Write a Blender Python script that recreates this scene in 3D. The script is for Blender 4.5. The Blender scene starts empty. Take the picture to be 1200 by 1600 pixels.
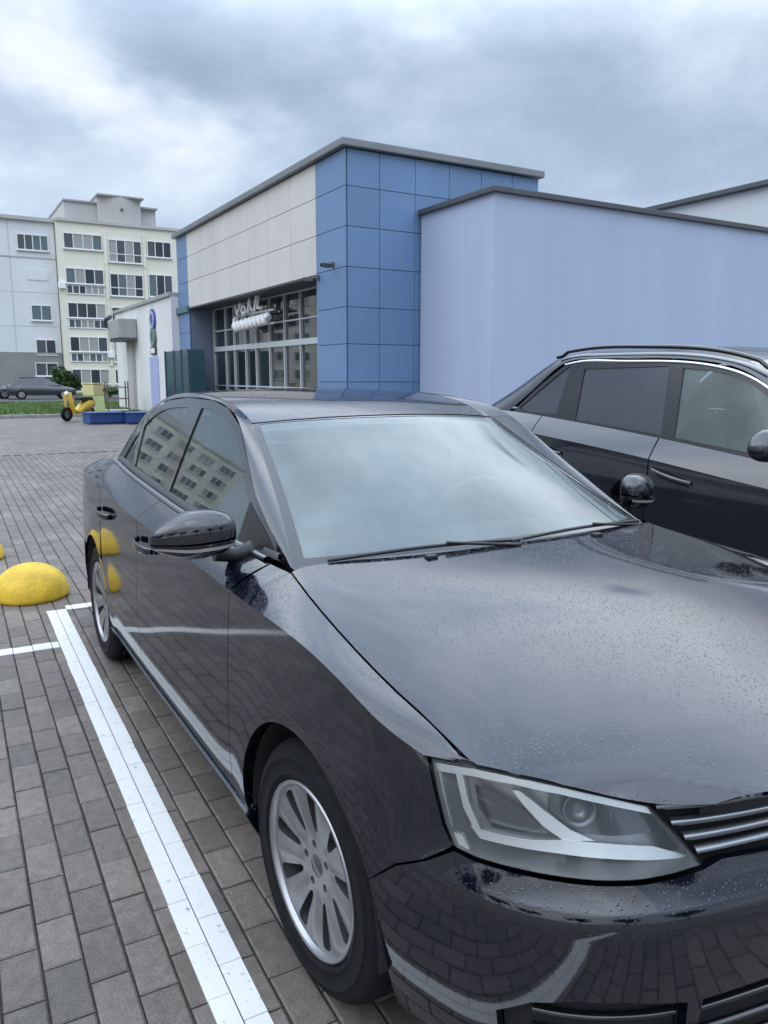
import bpy, bmesh, math, random
from math import sin, cos, pi, radians, sqrt, atan2, exp
from mathutils import Vector, Matrix, geometry
random.seed(7)
SC = bpy.context.scene
COL = SC.collection

# ------------------------------------------------------------------ camera
CAM_LOC = Vector((1.592, -1.562, 1.504))
CAM_YAW, CAM_PITCH, CAM_ROLL, CAM_F = radians(30.05), radians(9.82), radians(0.137), 1219.6   # focal length in photo pixels (1200 x 1600)
CF = Vector((-cos(CAM_YAW)*cos(CAM_PITCH), sin(CAM_YAW)*cos(CAM_PITCH), -sin(CAM_PITCH)))
_r = CF.cross(Vector((0, 0, 1))).normalized(); _u = _r.cross(CF)
CR = _r*cos(CAM_ROLL) + _u*sin(CAM_ROLL); CU = _u*cos(CAM_ROLL) - _r*sin(CAM_ROLL)
cd = bpy.data.cameras.new('camera'); cam = bpy.data.objects.new('camera', cd); COL.objects.link(cam)
cd.sensor_fit = 'VERTICAL'; cd.sensor_height = 24.0; cd.sensor_width = 18.0
cd.lens = 24.0*CAM_F/1600.0; cd.clip_start = 0.05; cd.clip_end = 3000
m = Matrix((CR, CU, -CF)).transposed().to_4x4(); m.translation = CAM_LOC; cam.matrix_world = m
SC.camera = cam
def ray(px, py): return CF + CR*((px-600)/CAM_F) - CU*((py-800)/CAM_F)

# ------------------------------------------------------------------ world, sun, exposure
SUN_EL, SUN_AZ = radians(46), radians(296)       # azimuth of the direction TOWARDS the sun, counter-clockwise from +X
W = bpy.data.worlds.new('World'); SC.world = W; W.use_nodes = True
def build_world():
    nt = W.node_tree; N = nt.nodes; L = nt.links; N.clear()
    out = N.new('ShaderNodeOutputWorld'); bg = N.new('ShaderNodeBackground'); bg.inputs[1].default_value = 0.1
    L.new(bg.outputs[0], out.inputs[0])
    sky = N.new('ShaderNodeTexSky'); sky.sky_type = 'NISHITA'; sky.sun_disc = False
    sky.sun_elevation = SUN_EL; sky.sun_rotation = radians(90) - SUN_AZ; sky.air_density = 1.2; sky.dust_density = 2.0
    tc = N.new('ShaderNodeTexCoord'); sep = N.new('ShaderNodeSeparateXYZ'); L.new(tc.outputs['Generated'], sep.inputs[0])
    def math(op, a, b=None, clamp=False):
        n = N.new('ShaderNodeMath'); n.operation = op; n.use_clamp = clamp
        for i, v in enumerate((a, b)):
            if v is None: continue
            if isinstance(v, (int, float)): n.inputs[i].default_value = v
            else: L.new(v, n.inputs[i])
        return n.outputs[0]
    zc = math('ADD', math('MAXIMUM', sep.outputs[2], 0.0), 0.22)
    comb = N.new('ShaderNodeCombineXYZ')
    L.new(math('DIVIDE', sep.outputs[0], zc), comb.inputs[0]); L.new(math('DIVIDE', sep.outputs[1], zc), comb.inputs[1])
    def noise(scale, det, rough, loc, dist=0.0, scl=(1, 1, 1), rot=0.0):
        mp = N.new('ShaderNodeMapping'); mp.inputs['Location'].default_value = loc; mp.inputs['Scale'].default_value = scl
        mp.inputs['Rotation'].default_value = (0, 0, rot)
        L.new(comb.outputs[0], mp.inputs[0])
        n = N.new('ShaderNodeTexNoise'); n.inputs['Scale'].default_value = scale; n.inputs['Detail'].default_value = det
        n.inputs['Roughness'].default_value = rough; n.inputs['Distortion'].default_value = dist
        L.new(mp.outputs[0], n.inputs['Vector']); return n.outputs[0]
    big = noise(0.62, 5, 0.55, SKY_OFF, 0.3, (1.0, 1.0, 1), SKY_ROT)
    mid = noise(1.9, 7, 0.58, (4.1, 2.3, 0), 0.4)
    v = math('ADD', math('MULTIPLY', big, 0.62), math('MULTIPLY', mid, 0.38))
    # individual cloud masses of this sky: (centre, long axis, spread along and across it, weight), in cloud-plane coordinates
    wx = math('MULTIPLY', math('SUBTRACT', noise(2.6, 4, 0.6, (1.7, 8.3, 0)), 0.5), 0.34); wy = math('MULTIPLY', math('SUBTRACT', noise(2.6, 4, 0.6, (6.4, 3.1, 0)), 0.5), 0.34)
    sp2 = N.new('ShaderNodeSeparateXYZ'); L.new(comb.outputs[0], sp2.inputs[0])
    qx = math('ADD', sp2.outputs[0], wx); qy = math('ADD', sp2.outputs[1], wy)
    for cx, cy, ax, ay, sl, ss, amp in CLOUDS:
        dx = math('SUBTRACT', qx, cx); dy = math('SUBTRACT', qy, cy)
        a = math('DIVIDE', math('ADD', math('MULTIPLY', dx, ax), math('MULTIPLY', dy, ay)), sl)
        b = math('DIVIDE', math('SUBTRACT', math('MULTIPLY', dx, ay), math('MULTIPLY', dy, ax)), ss)
        r2 = math('ADD', math('MULTIPLY', a, a), math('MULTIPLY', b, b))
        v = math('ADD', v, math('MULTIPLY', math('POWER', 2.718, math('MULTIPLY', r2, -1.0)), amp))
    ramp = N.new('ShaderNodeValToRGB'); cr = ramp.color_ramp; cr.interpolation = 'B_SPLINE'
    cr.elements[0].position = 0.37; cr.elements[0].color = (.285, .375, .50, 1)
    cr.elements[1].position = 0.66; cr.elements[1].color = (.84, .89, .98, 1)
    e = cr.elements.new(0.47); e.color = (.395, .50, .64, 1)
    e = cr.elements.new(0.555); e.color = (.58, .665, .79, 1)
    L.new(v, ramp.inputs[0])
    up10 = N.new('ShaderNodeVectorMath'); up10.operation = 'SCALE'; up10.inputs['Scale'].default_value = 10.0; L.new(ramp.outputs[0], up10.inputs[0])
    # open sky between the clouds, and thicker blue-grey cloud low down
    hor = math('SUBTRACT', 1.0, math('MULTIPLY', math('MAXIMUM', sep.outputs[2], 0.0), 3.2), True)
    mixh = N.new('ShaderNodeMix'); mixh.data_type = 'RGBA'; L.new(math('MULTIPLY', hor, 0.75), mixh.inputs[0])
    L.new(up10.outputs[0], mixh.inputs[6]); mixh.inputs[7].default_value = (4.6, 5.75, 7.2, 1)
    gap = math('MULTIPLY', math('SUBTRACT', noise(0.9, 4, 0.5, (9.2, -3.7, 0), 0.2), 0.62), 6.0, True)
    hx = math('SUBTRACT', qx, -0.78); hy = math('SUBTRACT', qy, 1.04)      # a small break in the cloud, mirrored in the hood
    hole = math('MULTIPLY', math('POWER', 2.718, math('MULTIPLY', math('ADD', math('MULTIPLY', hx, hx), math('MULTIPLY', hy, hy)), -420.0)), 0.85)
    mix = N.new('ShaderNodeMix'); mix.data_type = 'RGBA'; L.new(math('MAXIMUM', math('MULTIPLY', gap, 0.55), hole), mix.inputs[0])
    L.new(mixh.outputs[2], mix.inputs[6]); L.new(sky.outputs[0], mix.inputs[7])
    # an overcast sky brightens towards the zenith (CIE overcast luminance law)
    gz = N.new('ShaderNodeVectorMath'); gz.operation = 'SCALE'; L.new(mix.outputs[2], gz.inputs[0])
    mz = N.new('ShaderNodeMapRange'); mz.interpolation_type = 'SMOOTHSTEP'; L.new(sep.outputs[2], mz.inputs[0])
    mz.inputs[1].default_value = 0.33; mz.inputs[2].default_value = 0.62; mz.inputs[3].default_value = 0.92; mz.inputs[4].default_value = 3.1
    L.new(mz.outputs[0], gz.inputs['Scale'])
    L.new(gz.outputs[0], bg.inputs[0])
CLOUDS = ((-1.76, .32, -.56, .83, .36, .11, .15), (-1.31, .86, -.2, .98, .13, .09, .10), (-1.60, .53, -.39, .92, .36, .15, -.115), (-1.66, 1.66, -.6, .8, .25, .10, .06), (-1.32, 1.38, -.5, .87, .36, .20, -.085), (-2.2, .34, -.5, .87, .35, .15, .05), (-.72, .95, -.75, .66, .62, .42, .21))
SKY_OFF, SKY_ROT = (3.0, 1.0, 0.0), 0.0
build_world()
sd = bpy.data.lights.new('sun', 'SUN'); sd.energy = 0.7; sd.angle = radians(110); sd.color = (1.0, 0.93, 0.84)
sun = bpy.data.objects.new('sun', sd); COL.objects.link(sun)
sdir = Vector((cos(SUN_EL)*cos(SUN_AZ), cos(SUN_EL)*sin(SUN_AZ), sin(SUN_EL)))
sun.rotation_euler = sdir.to_track_quat('Z', 'Y').to_euler(); sun.location = sdir*60
SC.view_settings.view_transform = 'Standard'; SC.view_settings.look = 'None'
SC.view_settings.exposure = 0.42; SC.view_settings.gamma = 1.0

# ------------------------------------------------------------------ materials
def nodes_of(name):
    mt = bpy.data.materials.new(name); mt.use_nodes = True
    return mt, mt.node_tree.nodes, mt.node_tree.links, mt.node_tree.nodes['Principled BSDF']
def mat(name, col, rough=0.6, metal=0.0, coat=0.0, var=0.0, vscale=3.0, bump=0.0, bscale=40.0, spec=0.5, ior=1.5, col2=None, stretch=(1, 1, 1), emit=0.0, coatr=0.03, orand=0.0):
    mt, N, L, b = nodes_of(name)
    b.inputs['Base Color'].default_value = (*col, 1); b.inputs['Roughness'].default_value = rough; b.inputs['Metallic'].default_value = metal
    b.inputs['Coat Weight'].default_value = coat; b.inputs['Coat Roughness'].default_value = coatr; b.inputs['IOR'].default_value = ior
    b.inputs['Specular IOR Level'].default_value = spec
    tc = N.new('ShaderNodeTexCoord'); mp = N.new('ShaderNodeMapping'); mp.inputs['Scale'].default_value = stretch
    L.new(tc.outputs['Object'], mp.inputs[0])
    if var > 0:
        n = N.new('ShaderNodeTexNoise'); n.inputs['Scale'].default_value = vscale; n.inputs['Detail'].default_value = 6
        L.new(mp.outputs[0], n.inputs['Vector'])
        r = N.new('ShaderNodeValToRGB'); r.color_ramp.elements[0].position = 0.3; r.color_ramp.elements[1].position = 0.7
        c2 = col2 or tuple(min(1, c*(1+var)) for c in col)
        r.color_ramp.elements[0].color = (*(c*(1-var) for c in col), 1); r.color_ramp.elements[1].color = (*c2, 1)
        L.new(n.outputs[0], r.inputs[0]); L.new(r.outputs[0], b.inputs['Base Color'])
    if bump > 0:
        n = N.new('ShaderNodeTexNoise'); n.inputs['Scale'].default_value = bscale; n.inputs['Detail'].default_value = 5
        L.new(mp.outputs[0], n.inputs['Vector'])
        bp = N.new('ShaderNodeBump'); bp.inputs['Strength'].default_value = bump; bp.inputs['Distance'].default_value = 0.02
        L.new(n.outputs[0], bp.inputs['Height']); L.new(bp.outputs[0], b.inputs['Normal'])
    if orand > 0:
        oi = N.new('ShaderNodeObjectInfo'); mr = N.new('ShaderNodeMapRange'); mr.inputs[3].default_value = 1-orand; mr.inputs[4].default_value = 1+orand; L.new(oi.outputs['Random'], mr.inputs[0])
        vm = N.new('ShaderNodeVectorMath'); vm.operation = 'SCALE'; L.new(mr.outputs[0], vm.inputs['Scale'])
        if b.inputs['Base Color'].links: L.new(b.inputs['Base Color'].links[0].from_socket, vm.inputs[0])
        else: vm.inputs[0].default_value = col
        L.new(vm.outputs[0], b.inputs['Base Color'])
    if emit > 0:
        b.inputs['Emission Color'].default_value = (*col, 1); b.inputs['Emission Strength'].default_value = emit
    return mt
def paint(name, col, drops=0.25, metal=0.0):
    # car paint under clear coat, beaded with fine rain drops
    mt, N, L, b = nodes_of(name)
    b.inputs['Base Color'].default_value = (*col, 1); b.inputs['Roughness'].default_value = 0.32; b.inputs['Metallic'].default_value = metal
    b.inputs['Coat Weight'].default_value = 1.0; b.inputs['Coat Roughness'].default_value = 0.055; b.inputs['Coat IOR'].default_value = 1.78
    b.inputs['Specular IOR Level'].default_value = 0.0
    tc = N.new('ShaderNodeTexCoord')
    hs = None
    for sc, rad in ((120.0, 0.34), (260.0, 0.36)):
        v = N.new('ShaderNodeTexVoronoi'); v.inputs['Scale'].default_value = sc; L.new(tc.outputs['Object'], v.inputs['Vector'])
        mr = N.new('ShaderNodeMapRange'); mr.interpolation_type = 'SMOOTHSTEP'
        mr.inputs[1].default_value = rad; mr.inputs[2].default_value = rad*0.35; mr.inputs[3].default_value = 0.0; mr.inputs[4].default_value = 1.6/sc
        L.new(v.outputs['Distance'], mr.inputs[0])
        # only some cells carry a drop
        gt = N.new('ShaderNodeMath'); gt.operation = 'GREATER_THAN'; gt.inputs[1].default_value = 0.55
        sp = N.new('ShaderNodeSeparateColor'); L.new(v.outputs['Color'], sp.inputs[0]); L.new(sp.outputs[0], gt.inputs[0])
        mu = N.new('ShaderNodeMath'); mu.operation = 'MULTIPLY'; L.new(mr.outputs[0], mu.inputs[0]); L.new(gt.outputs[0], mu.inputs[1])
        if hs is None: hs = mu.outputs[0]
        else:
            a = N.new('ShaderNodeMath'); a.operation = 'MAXIMUM'; L.new(hs, a.inputs[0]); L.new(mu.outputs[0], a.inputs[1]); hs = a.outputs[0]
    # rain lies on surfaces that look up
    ge = N.new('ShaderNodeNewGeometry'); sx = N.new('ShaderNodeSeparateXYZ'); L.new(ge.outputs['Normal'], sx.inputs[0])
    up = N.new('ShaderNodeMapRange'); up.inputs[1].default_value = 0.1; up.inputs[2].default_value = 0.6; up.inputs[3].default_value = 0.04; L.new(sx.outputs[2], up.inputs[0])
    mu = N.new('ShaderNodeMath'); mu.operation = 'MULTIPLY'; L.new(hs, mu.inputs[0]); L.new(up.outputs[0], mu.inputs[1])
    bp = N.new('ShaderNodeBump'); bp.inputs['Strength'].default_value = drops; bp.inputs['Distance'].default_value = 0.25
    L.new(mu.outputs[0], bp.inputs['Height']); L.new(bp.outputs[0], b.inputs['Coat Normal'])
    return mt
def glassmat(name, tint, refl_ior=1.5, haze=0.0, hazecol=(0.8, 0.85, 0.85), hscale=3.0):
    # thin pane: mirror layer over tinted clear glass, with an uneven film of condensation
    mt = bpy.data.materials.new(name); mt.use_nodes = True; N = mt.node_tree.nodes; L = mt.node_tree.links; N.clear()
    out = N.new('ShaderNodeOutputMaterial'); tr = N.new('ShaderNodeBsdfTransparent'); tr.inputs[0].default_value = (*tint, 1)
    gl = N.new('ShaderNodeBsdfGlossy'); gl.inputs['Roughness'].default_value = 0.01; gl.inputs[0].default_value = (0.95, 1.0, 1.0, 1)
    fr = N.new('ShaderNodeFresnel'); fr.inputs[0].default_value = refl_ior
    mx = N.new('ShaderNodeMixShader'); L.new(fr.outputs[0], mx.inputs[0])
    base = tr.outputs[0]
    if haze > 0:
        df = N.new('ShaderNodeBsdfDiffuse'); df.inputs[0].default_value = (*hazecol, 1)
        tc = N.new('ShaderNodeTexCoord'); n = N.new('ShaderNodeTexNoise'); n.inputs['Scale'].default_value = hscale; n.inputs['Detail'].default_value = 5
        L.new(tc.outputs['Object'], n.inputs['Vector'])
        mr = N.new('ShaderNodeMapRange'); mr.inputs[1].default_value = 0.3; mr.inputs[2].default_value = 0.7
        mr.inputs[3].default_value = haze*0.55; mr.inputs[4].default_value = haze*1.3; L.new(n.outputs[0], mr.inputs[0])
        mh = N.new('ShaderNodeMixShader'); L.new(mr.outputs[0], mh.inputs[0]); L.new(tr.outputs[0], mh.inputs[1]); L.new(df.outputs[0], mh.inputs[2])
        base = mh.outputs[0]
    L.new(base, mx.inputs[1]); L.new(gl.outputs[0], mx.inputs[2]); L.new(mx.outputs[0], out.inputs[0])
    return mt

# ------------------------------------------------------------------ mesh helpers
class MB:
    def __init__(s): s.v = []; s.f = []; s.n = {}; s.sm = []
    def add(s, vs, fs, smooth=False, ns=None):
        o = len(s.v); s.v += [tuple(p) for p in vs]
        for f in fs: s.f.append(tuple(i+o for i in f)); s.sm.append(smooth)
        if ns:
            for i, n in enumerate(ns): s.n[o+i] = tuple(n)
        return s
    def box(s, x0, x1, y0, y1, z0, z1):
        return s.add([(x0, y0, z0), (x1, y0, z0), (x1, y1, z0), (x0, y1, z0), (x0, y0, z1), (x1, y0, z1), (x1, y1, z1), (x0, y1, z1)],
                     [(0, 3, 2, 1), (4, 5, 6, 7), (0, 1, 5, 4), (1, 2, 6, 5), (2, 3, 7, 6), (3, 0, 4, 7)])
    def bbox(s, x0, x1, y0, y1, z0, z1, b=0.01):
        # box with chamfered edges
        bm = bmesh.new(); bmesh.ops.create_cube(bm, size=1)
        for v in bm.verts: v.co = ((x0+x1)/2+v.co.x*(x1-x0), (y0+y1)/2+v.co.y*(y1-y0), (z0+z1)/2+v.co.z*(z1-z0))
        bmesh.ops.bevel(bm, geom=list(bm.edges), offset=b, segments=2, affect='EDGES', profile=0.6)
        bm.verts.ensure_lookup_table()
        s.add([v.co[:] for v in bm.verts], [[v.index for v in f.verts] for f in bm.faces]); bm.free(); return s
    def tube(s, pts, r, n=8, cap=True, smooth=True):
        pts = [Vector(p) for p in pts]; rs = r if isinstance(r, (list, tuple)) else [r]*len(pts)
        t0 = (pts[1]-pts[0]).normalized(); a = t0.orthogonal().normalized(); vs = []; fs = []
        for i, p in enumerate(pts):
            t = (pts[min(i+1, len(pts)-1)]-pts[max(i-1, 0)]).normalized()
            a = (a - t*a.dot(t)).normalized(); b = t.cross(a)
            for k in range(n):
                w = 2*pi*k/n; vs.append(p + (a*cos(w)+b*sin(w))*rs[i])
        for i in range(len(pts)-1):
            for k in range(n): fs.append((i*n+k, i*n+(k+1) % n, (i+1)*n+(k+1) % n, (i+1)*n+k))
        s.add(vs, fs, smooth)
        if cap:
            s.add(vs[:n], [tuple(range(n-1, -1, -1))]); s.add(vs[-n:], [tuple(range(n))])
        return s
    def lathe(s, prof, M=Matrix(), n=32, smooth=True, close=False):
        # prof: (radius, height) pairs turned round the local Z axis
        vs = []; fs = []; k = len(prof)
        for i in range(n):
            w = 2*pi*i/n
            for r, h in prof: vs.append(M @ Vector((r*cos(w), r*sin(w), h)))
        for i in range(n):
            j = (i+1) % n
            for q in range(k-1 if not close else k):
                q2 = (q+1) % k
                fs.append((i*k+q, j*k+q, j*k+q2, i*k+q2))
        return s.add(vs, fs, smooth)
    def grid(s, rows, smooth=True, flip=False, closed=False):
        nr, nc = len(rows), len(rows[0]); vs = [p for r in rows for p in r]; fs = []
        for i in range(nr-1):
            for j in range(nc-1 if not closed else nc):
                j2 = (j+1) % nc
                f = (i*nc+j, i*nc+j2, (i+1)*nc+j2, (i+1)*nc+j); fs.append(f[::-1] if flip else f)
        return s.add(vs, fs, smooth)
    def prism(s, poly, fn, d0, d1):
        # polygon poly (2-D) extruded between depths d0 and d1; fn(a, b, d) -> point
        n = len(poly); vs = [fn(a, b, d0) for a, b in poly]+[fn(a, b, d1) for a, b in poly]
        return s.add(vs, [tuple(range(n-1, -1, -1)), tuple(range(n, 2*n))]+[(i, (i+1) % n, n+(i+1) % n, n+i) for i in range(n)])
    def build(s, name, material, parent=None, recalc=True):
        me = bpy.data.meshes.new(name); me.from_pydata(s.v, [], s.f)
        me.polygons.foreach_set('use_smooth', s.sm)
        if recalc and not s.n:
            bm = bmesh.new(); bm.from_mesh(me); bmesh.ops.recalc_face_normals(bm, faces=bm.faces); bm.to_mesh(me); bm.free()
        me.materials.append(material)
        if s.n:
            me.update()
            vn = [v.normal.copy() for v in me.vertices]
            for i, n in s.n.items(): vn[i] = Vector(n)
            me.normals_split_custom_set_from_vertices(vn)
        o = bpy.data.objects.new(name, me); COL.objects.link(o)
        if parent: o.parent = parent; o.matrix_parent_inverse = PINV.get(parent.name, Matrix())
        return o
PINV = {}
def tag(o, label=None, cat=None, group=None, kind=None):
    if label: o['label'] = label
    if cat: o['category'] = cat
    if group: o['group'] = group
    if kind: o['kind'] = kind
    return o
def thing(name, label, cat, loc=(0, 0, 0), rz=0.0, group=None):
    # an Empty at the thing's base; parts are modelled in world coordinates unless the thing is placed afterwards
    o = bpy.data.objects.new(name, None); COL.objects.link(o); o.empty_display_size = 0.2
    o.location = loc; o.rotation_euler = (0, 0, rz)
    PINV[o.name] = (Matrix.Translation(loc) @ Matrix.Rotation(rz, 4, 'Z')).inverted()
    return tag(o, label, cat, group)
def lthing(name, label, cat, loc, rz=0.0, group=None):
    # same, with parts modelled in the thing's own coordinates
    o = thing(name, label, cat, loc, rz, group); PINV[o.name] = Matrix(); return o
def copy_tree(o, parent=None):
    c = o.copy(); COL.objects.link(c)
    if parent is not None: c.parent = parent
    for ch in list(o.children): copy_tree(ch, c)
    return c

# natural cubic spline through (x, y) pairs
def spline(pts):
    pts = sorted(pts); x = [p[0] for p in pts]; y = [p[1] for p in pts]; n = len(x)
    if n == 2: return lambda t: y[0]+(y[1]-y[0])*(t-x[0])/(x[1]-x[0])
    h = [x[i+1]-x[i] for i in range(n-1)]
    a = [0.0]*n; b = [1.0]*n; c = [0.0]*n; d = [0.0]*n
    for i in range(1, n-1):
        a[i] = h[i-1]; b[i] = 2*(h[i-1]+h[i]); c[i] = h[i]; d[i] = 6*((y[i+1]-y[i])/h[i]-(y[i]-y[i-1])/h[i-1])
    for i in range(1, n):
        w = a[i]/b[i-1]; b[i] -= w*c[i-1]; d[i] -= w*d[i-1]
    M = [0.0]*n; M[-1] = d[-1]/b[-1]
    for i in range(n-2, -1, -1): M[i] = (d[i]-c[i]*M[i+1])/b[i]
    def f(t):
        if t <= x[0]: i = 0
        elif t >= x[-1]: i = n-2
        else:
            lo, hi = 0, n-1
            while hi-lo > 1:
                md = (lo+hi)//2
                if x[md] <= t: lo = md
                else: hi = md
            i = lo
        if t < x[0]:
            sl = (y[1]-y[0])/h[0]-h[0]*(2*M[0]+M[1])/6; return y[0]+sl*(t-x[0])
        if t > x[-1]:
            sl = (y[-1]-y[-2])/h[-1]+h[-1]*(M[-2]+2*M[-1])/6; return y[-1]+sl*(t-x[-1])
        A = (x[i+1]-t)/h[i]; B = (t-x[i])/h[i]
        return A*y[i]+B*y[i+1]+((A**3-A)*M[i]+(B**3-B)*M[i+1])*h[i]*h[i]/6
    return f
def sstep(a, b, t):
    t = max(0.0, min(1.0, (t-a)/(b-a))); return t*t*(3-2*t)
def lerp(a, b, t): return a+(b-a)*t
def inpoly(p, poly):
    x, y = p; r = False; j = len(poly)-1
    for i in range(len(poly)):
        xi, yi = poly[i]; xj, yj = poly[j]
        if (yi > y) != (yj > y) and x < (xj-xi)*(y-yi)/(yj-yi)+xi: r = not r
        j = i
    return r
def resample(poly, step, closed=True):
    out = []; n = len(poly)
    for i in range(n if closed else n-1):
        a, b = poly[i], poly[(i+1) % n]; L = math.hypot(b[0]-a[0], b[1]-a[1]); k = max(1, int(math.ceil(L/step)))
        for q in range(k): out.append((a[0]+(b[0]-a[0])*q/k, a[1]+(b[1]-a[1])*q/k))
    if not closed: out.append(tuple(poly[-1]))
    return out
def panel(mb, fn, poly, step=0.03, sgn=1, holes=(), rim=0.012, center=(-1.3, 0, 0.55), orient=None, round_=0.0):
    """Cut polygon poly (2-D, in the parameters of surface fn) out of the surface fn(a, b) -> (x, y, z) as a dense smooth sheet with turned-in edges."""
    loops = [resample(poly, step)]+[resample(h, step) for h in holes]
    pts = []; edges = []
    for lp in loops:
        o = len(pts); n = len(lp); pts += lp; edges += [(o+i, o+(i+1) % n) for i in range(n)]
    a0 = min(p[0] for p in loops[0]); a1 = max(p[0] for p in loops[0]); b0 = min(p[1] for p in loops[0]); b1 = max(p[1] for p in loops[0])
    na = max(1, int((a1-a0)/step)); nb = max(1, int((b1-b0)/step))
    for i in range(na):
        for j in range(nb):
            p = (a0+(i+0.5)*(a1-a0)/na, b0+(j+0.5)*(b1-b0)/nb)
            if inpoly(p, loops[0]) and not any(inpoly(p, h) for h in loops[1:]): pts.append(p)
    vo, eo, fo, *_ = geometry.delaunay_2d_cdt([Vector(p) for p in pts], edges, [], 0, 1e-6)
    faces = []
    for f in fo:
        c = ((vo[f[0]].x+vo[f[1]].x+vo[f[2]].x)/3, (vo[f[0]].y+vo[f[1]].y+vo[f[2]].y)/3)
        if inpoly(c, loops[0]) and not any(inpoly(c, h) for h in loops[1:]): faces.append(list(f))
    P = [Vector(fn(p.x, p.y)) for p in vo]; e = 0.004
    Nn = []
    for p in vo:
        du = Vector(fn(p.x+e, p.y))-Vector(fn(p.x-e, p.y)); dv = Vector(fn(p.x, p.y+e))-Vector(fn(p.x, p.y-e)); n = du.cross(dv)
        Nn.append(n.normalized() if n.length > 1e-12 else Vector((0, 0, 1)))
    if orient is None:
        s = sum((Nn[i].dot((P[i]-Vector(center)).normalized()) for i in range(len(P))))
    else: s = sum(n.dot(Vector(orient)) for n in Nn)
    if s < 0: Nn = [-n for n in Nn]
    cnt = {}
    for f in faces:
        n = (P[f[1]]-P[f[0]]).cross(P[f[2]]-P[f[0]])
        if n.dot(Nn[f[0]]) < 0: f.reverse()
        for i in range(3):
            k = (f[i], f[(i+1) % 3]); cnt[k] = cnt.get(k, 0)+1
    bd = [k for k in cnt if (k[1], k[0]) not in cnt]
    used = sorted({i for f in faces for i in f}); mp = {v: i for i, v in enumerate(used)}
    def S(v): return Vector((v.x, v.y*sgn, v.z))
    fl = (lambda f: f) if sgn > 0 else (lambda f: f[::-1])
    mb.add([S(P[i]) for i in used], [fl([mp[i] for i in f]) for f in faces], True, [S(Nn[i]) for i in used])
    if rim > 0:
        bi = sorted({i for k in bd for i in k}); bp = {v: i for i, v in enumerate(bi)}; n = len(bi)
        on = {}
        for a, b in bd:
            t = (P[b]-P[a]).cross(Nn[a]).normalized()
            for q in (a, b): on[q] = on.get(q, Vector())+t
        vs = [S(P[i]) for i in bi]+[S(P[i]-Nn[i]*rim) for i in bi]; ns = [S(on[i].normalized()) for i in bi]*2
        mb.add(vs, [fl((bp[a], n+bp[a], n+bp[b], bp[b])) for a, b in bd], True, ns)
    return mb

# ================================================================== THE SETTING
# ground sheet to the horizon
M_earth = mat('earth', (0.10, 0.11, 0.07), 0.95, var=0.35, vscale=0.15)
tag(MB().add([(-1500, -1500, -0.12), (1500, -1500, -0.12), (1500, 1500, -0.12), (-1500, 1500, -0.12)], [(0, 1, 2, 3)]).build('ground', M_earth), kind='structure')

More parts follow.
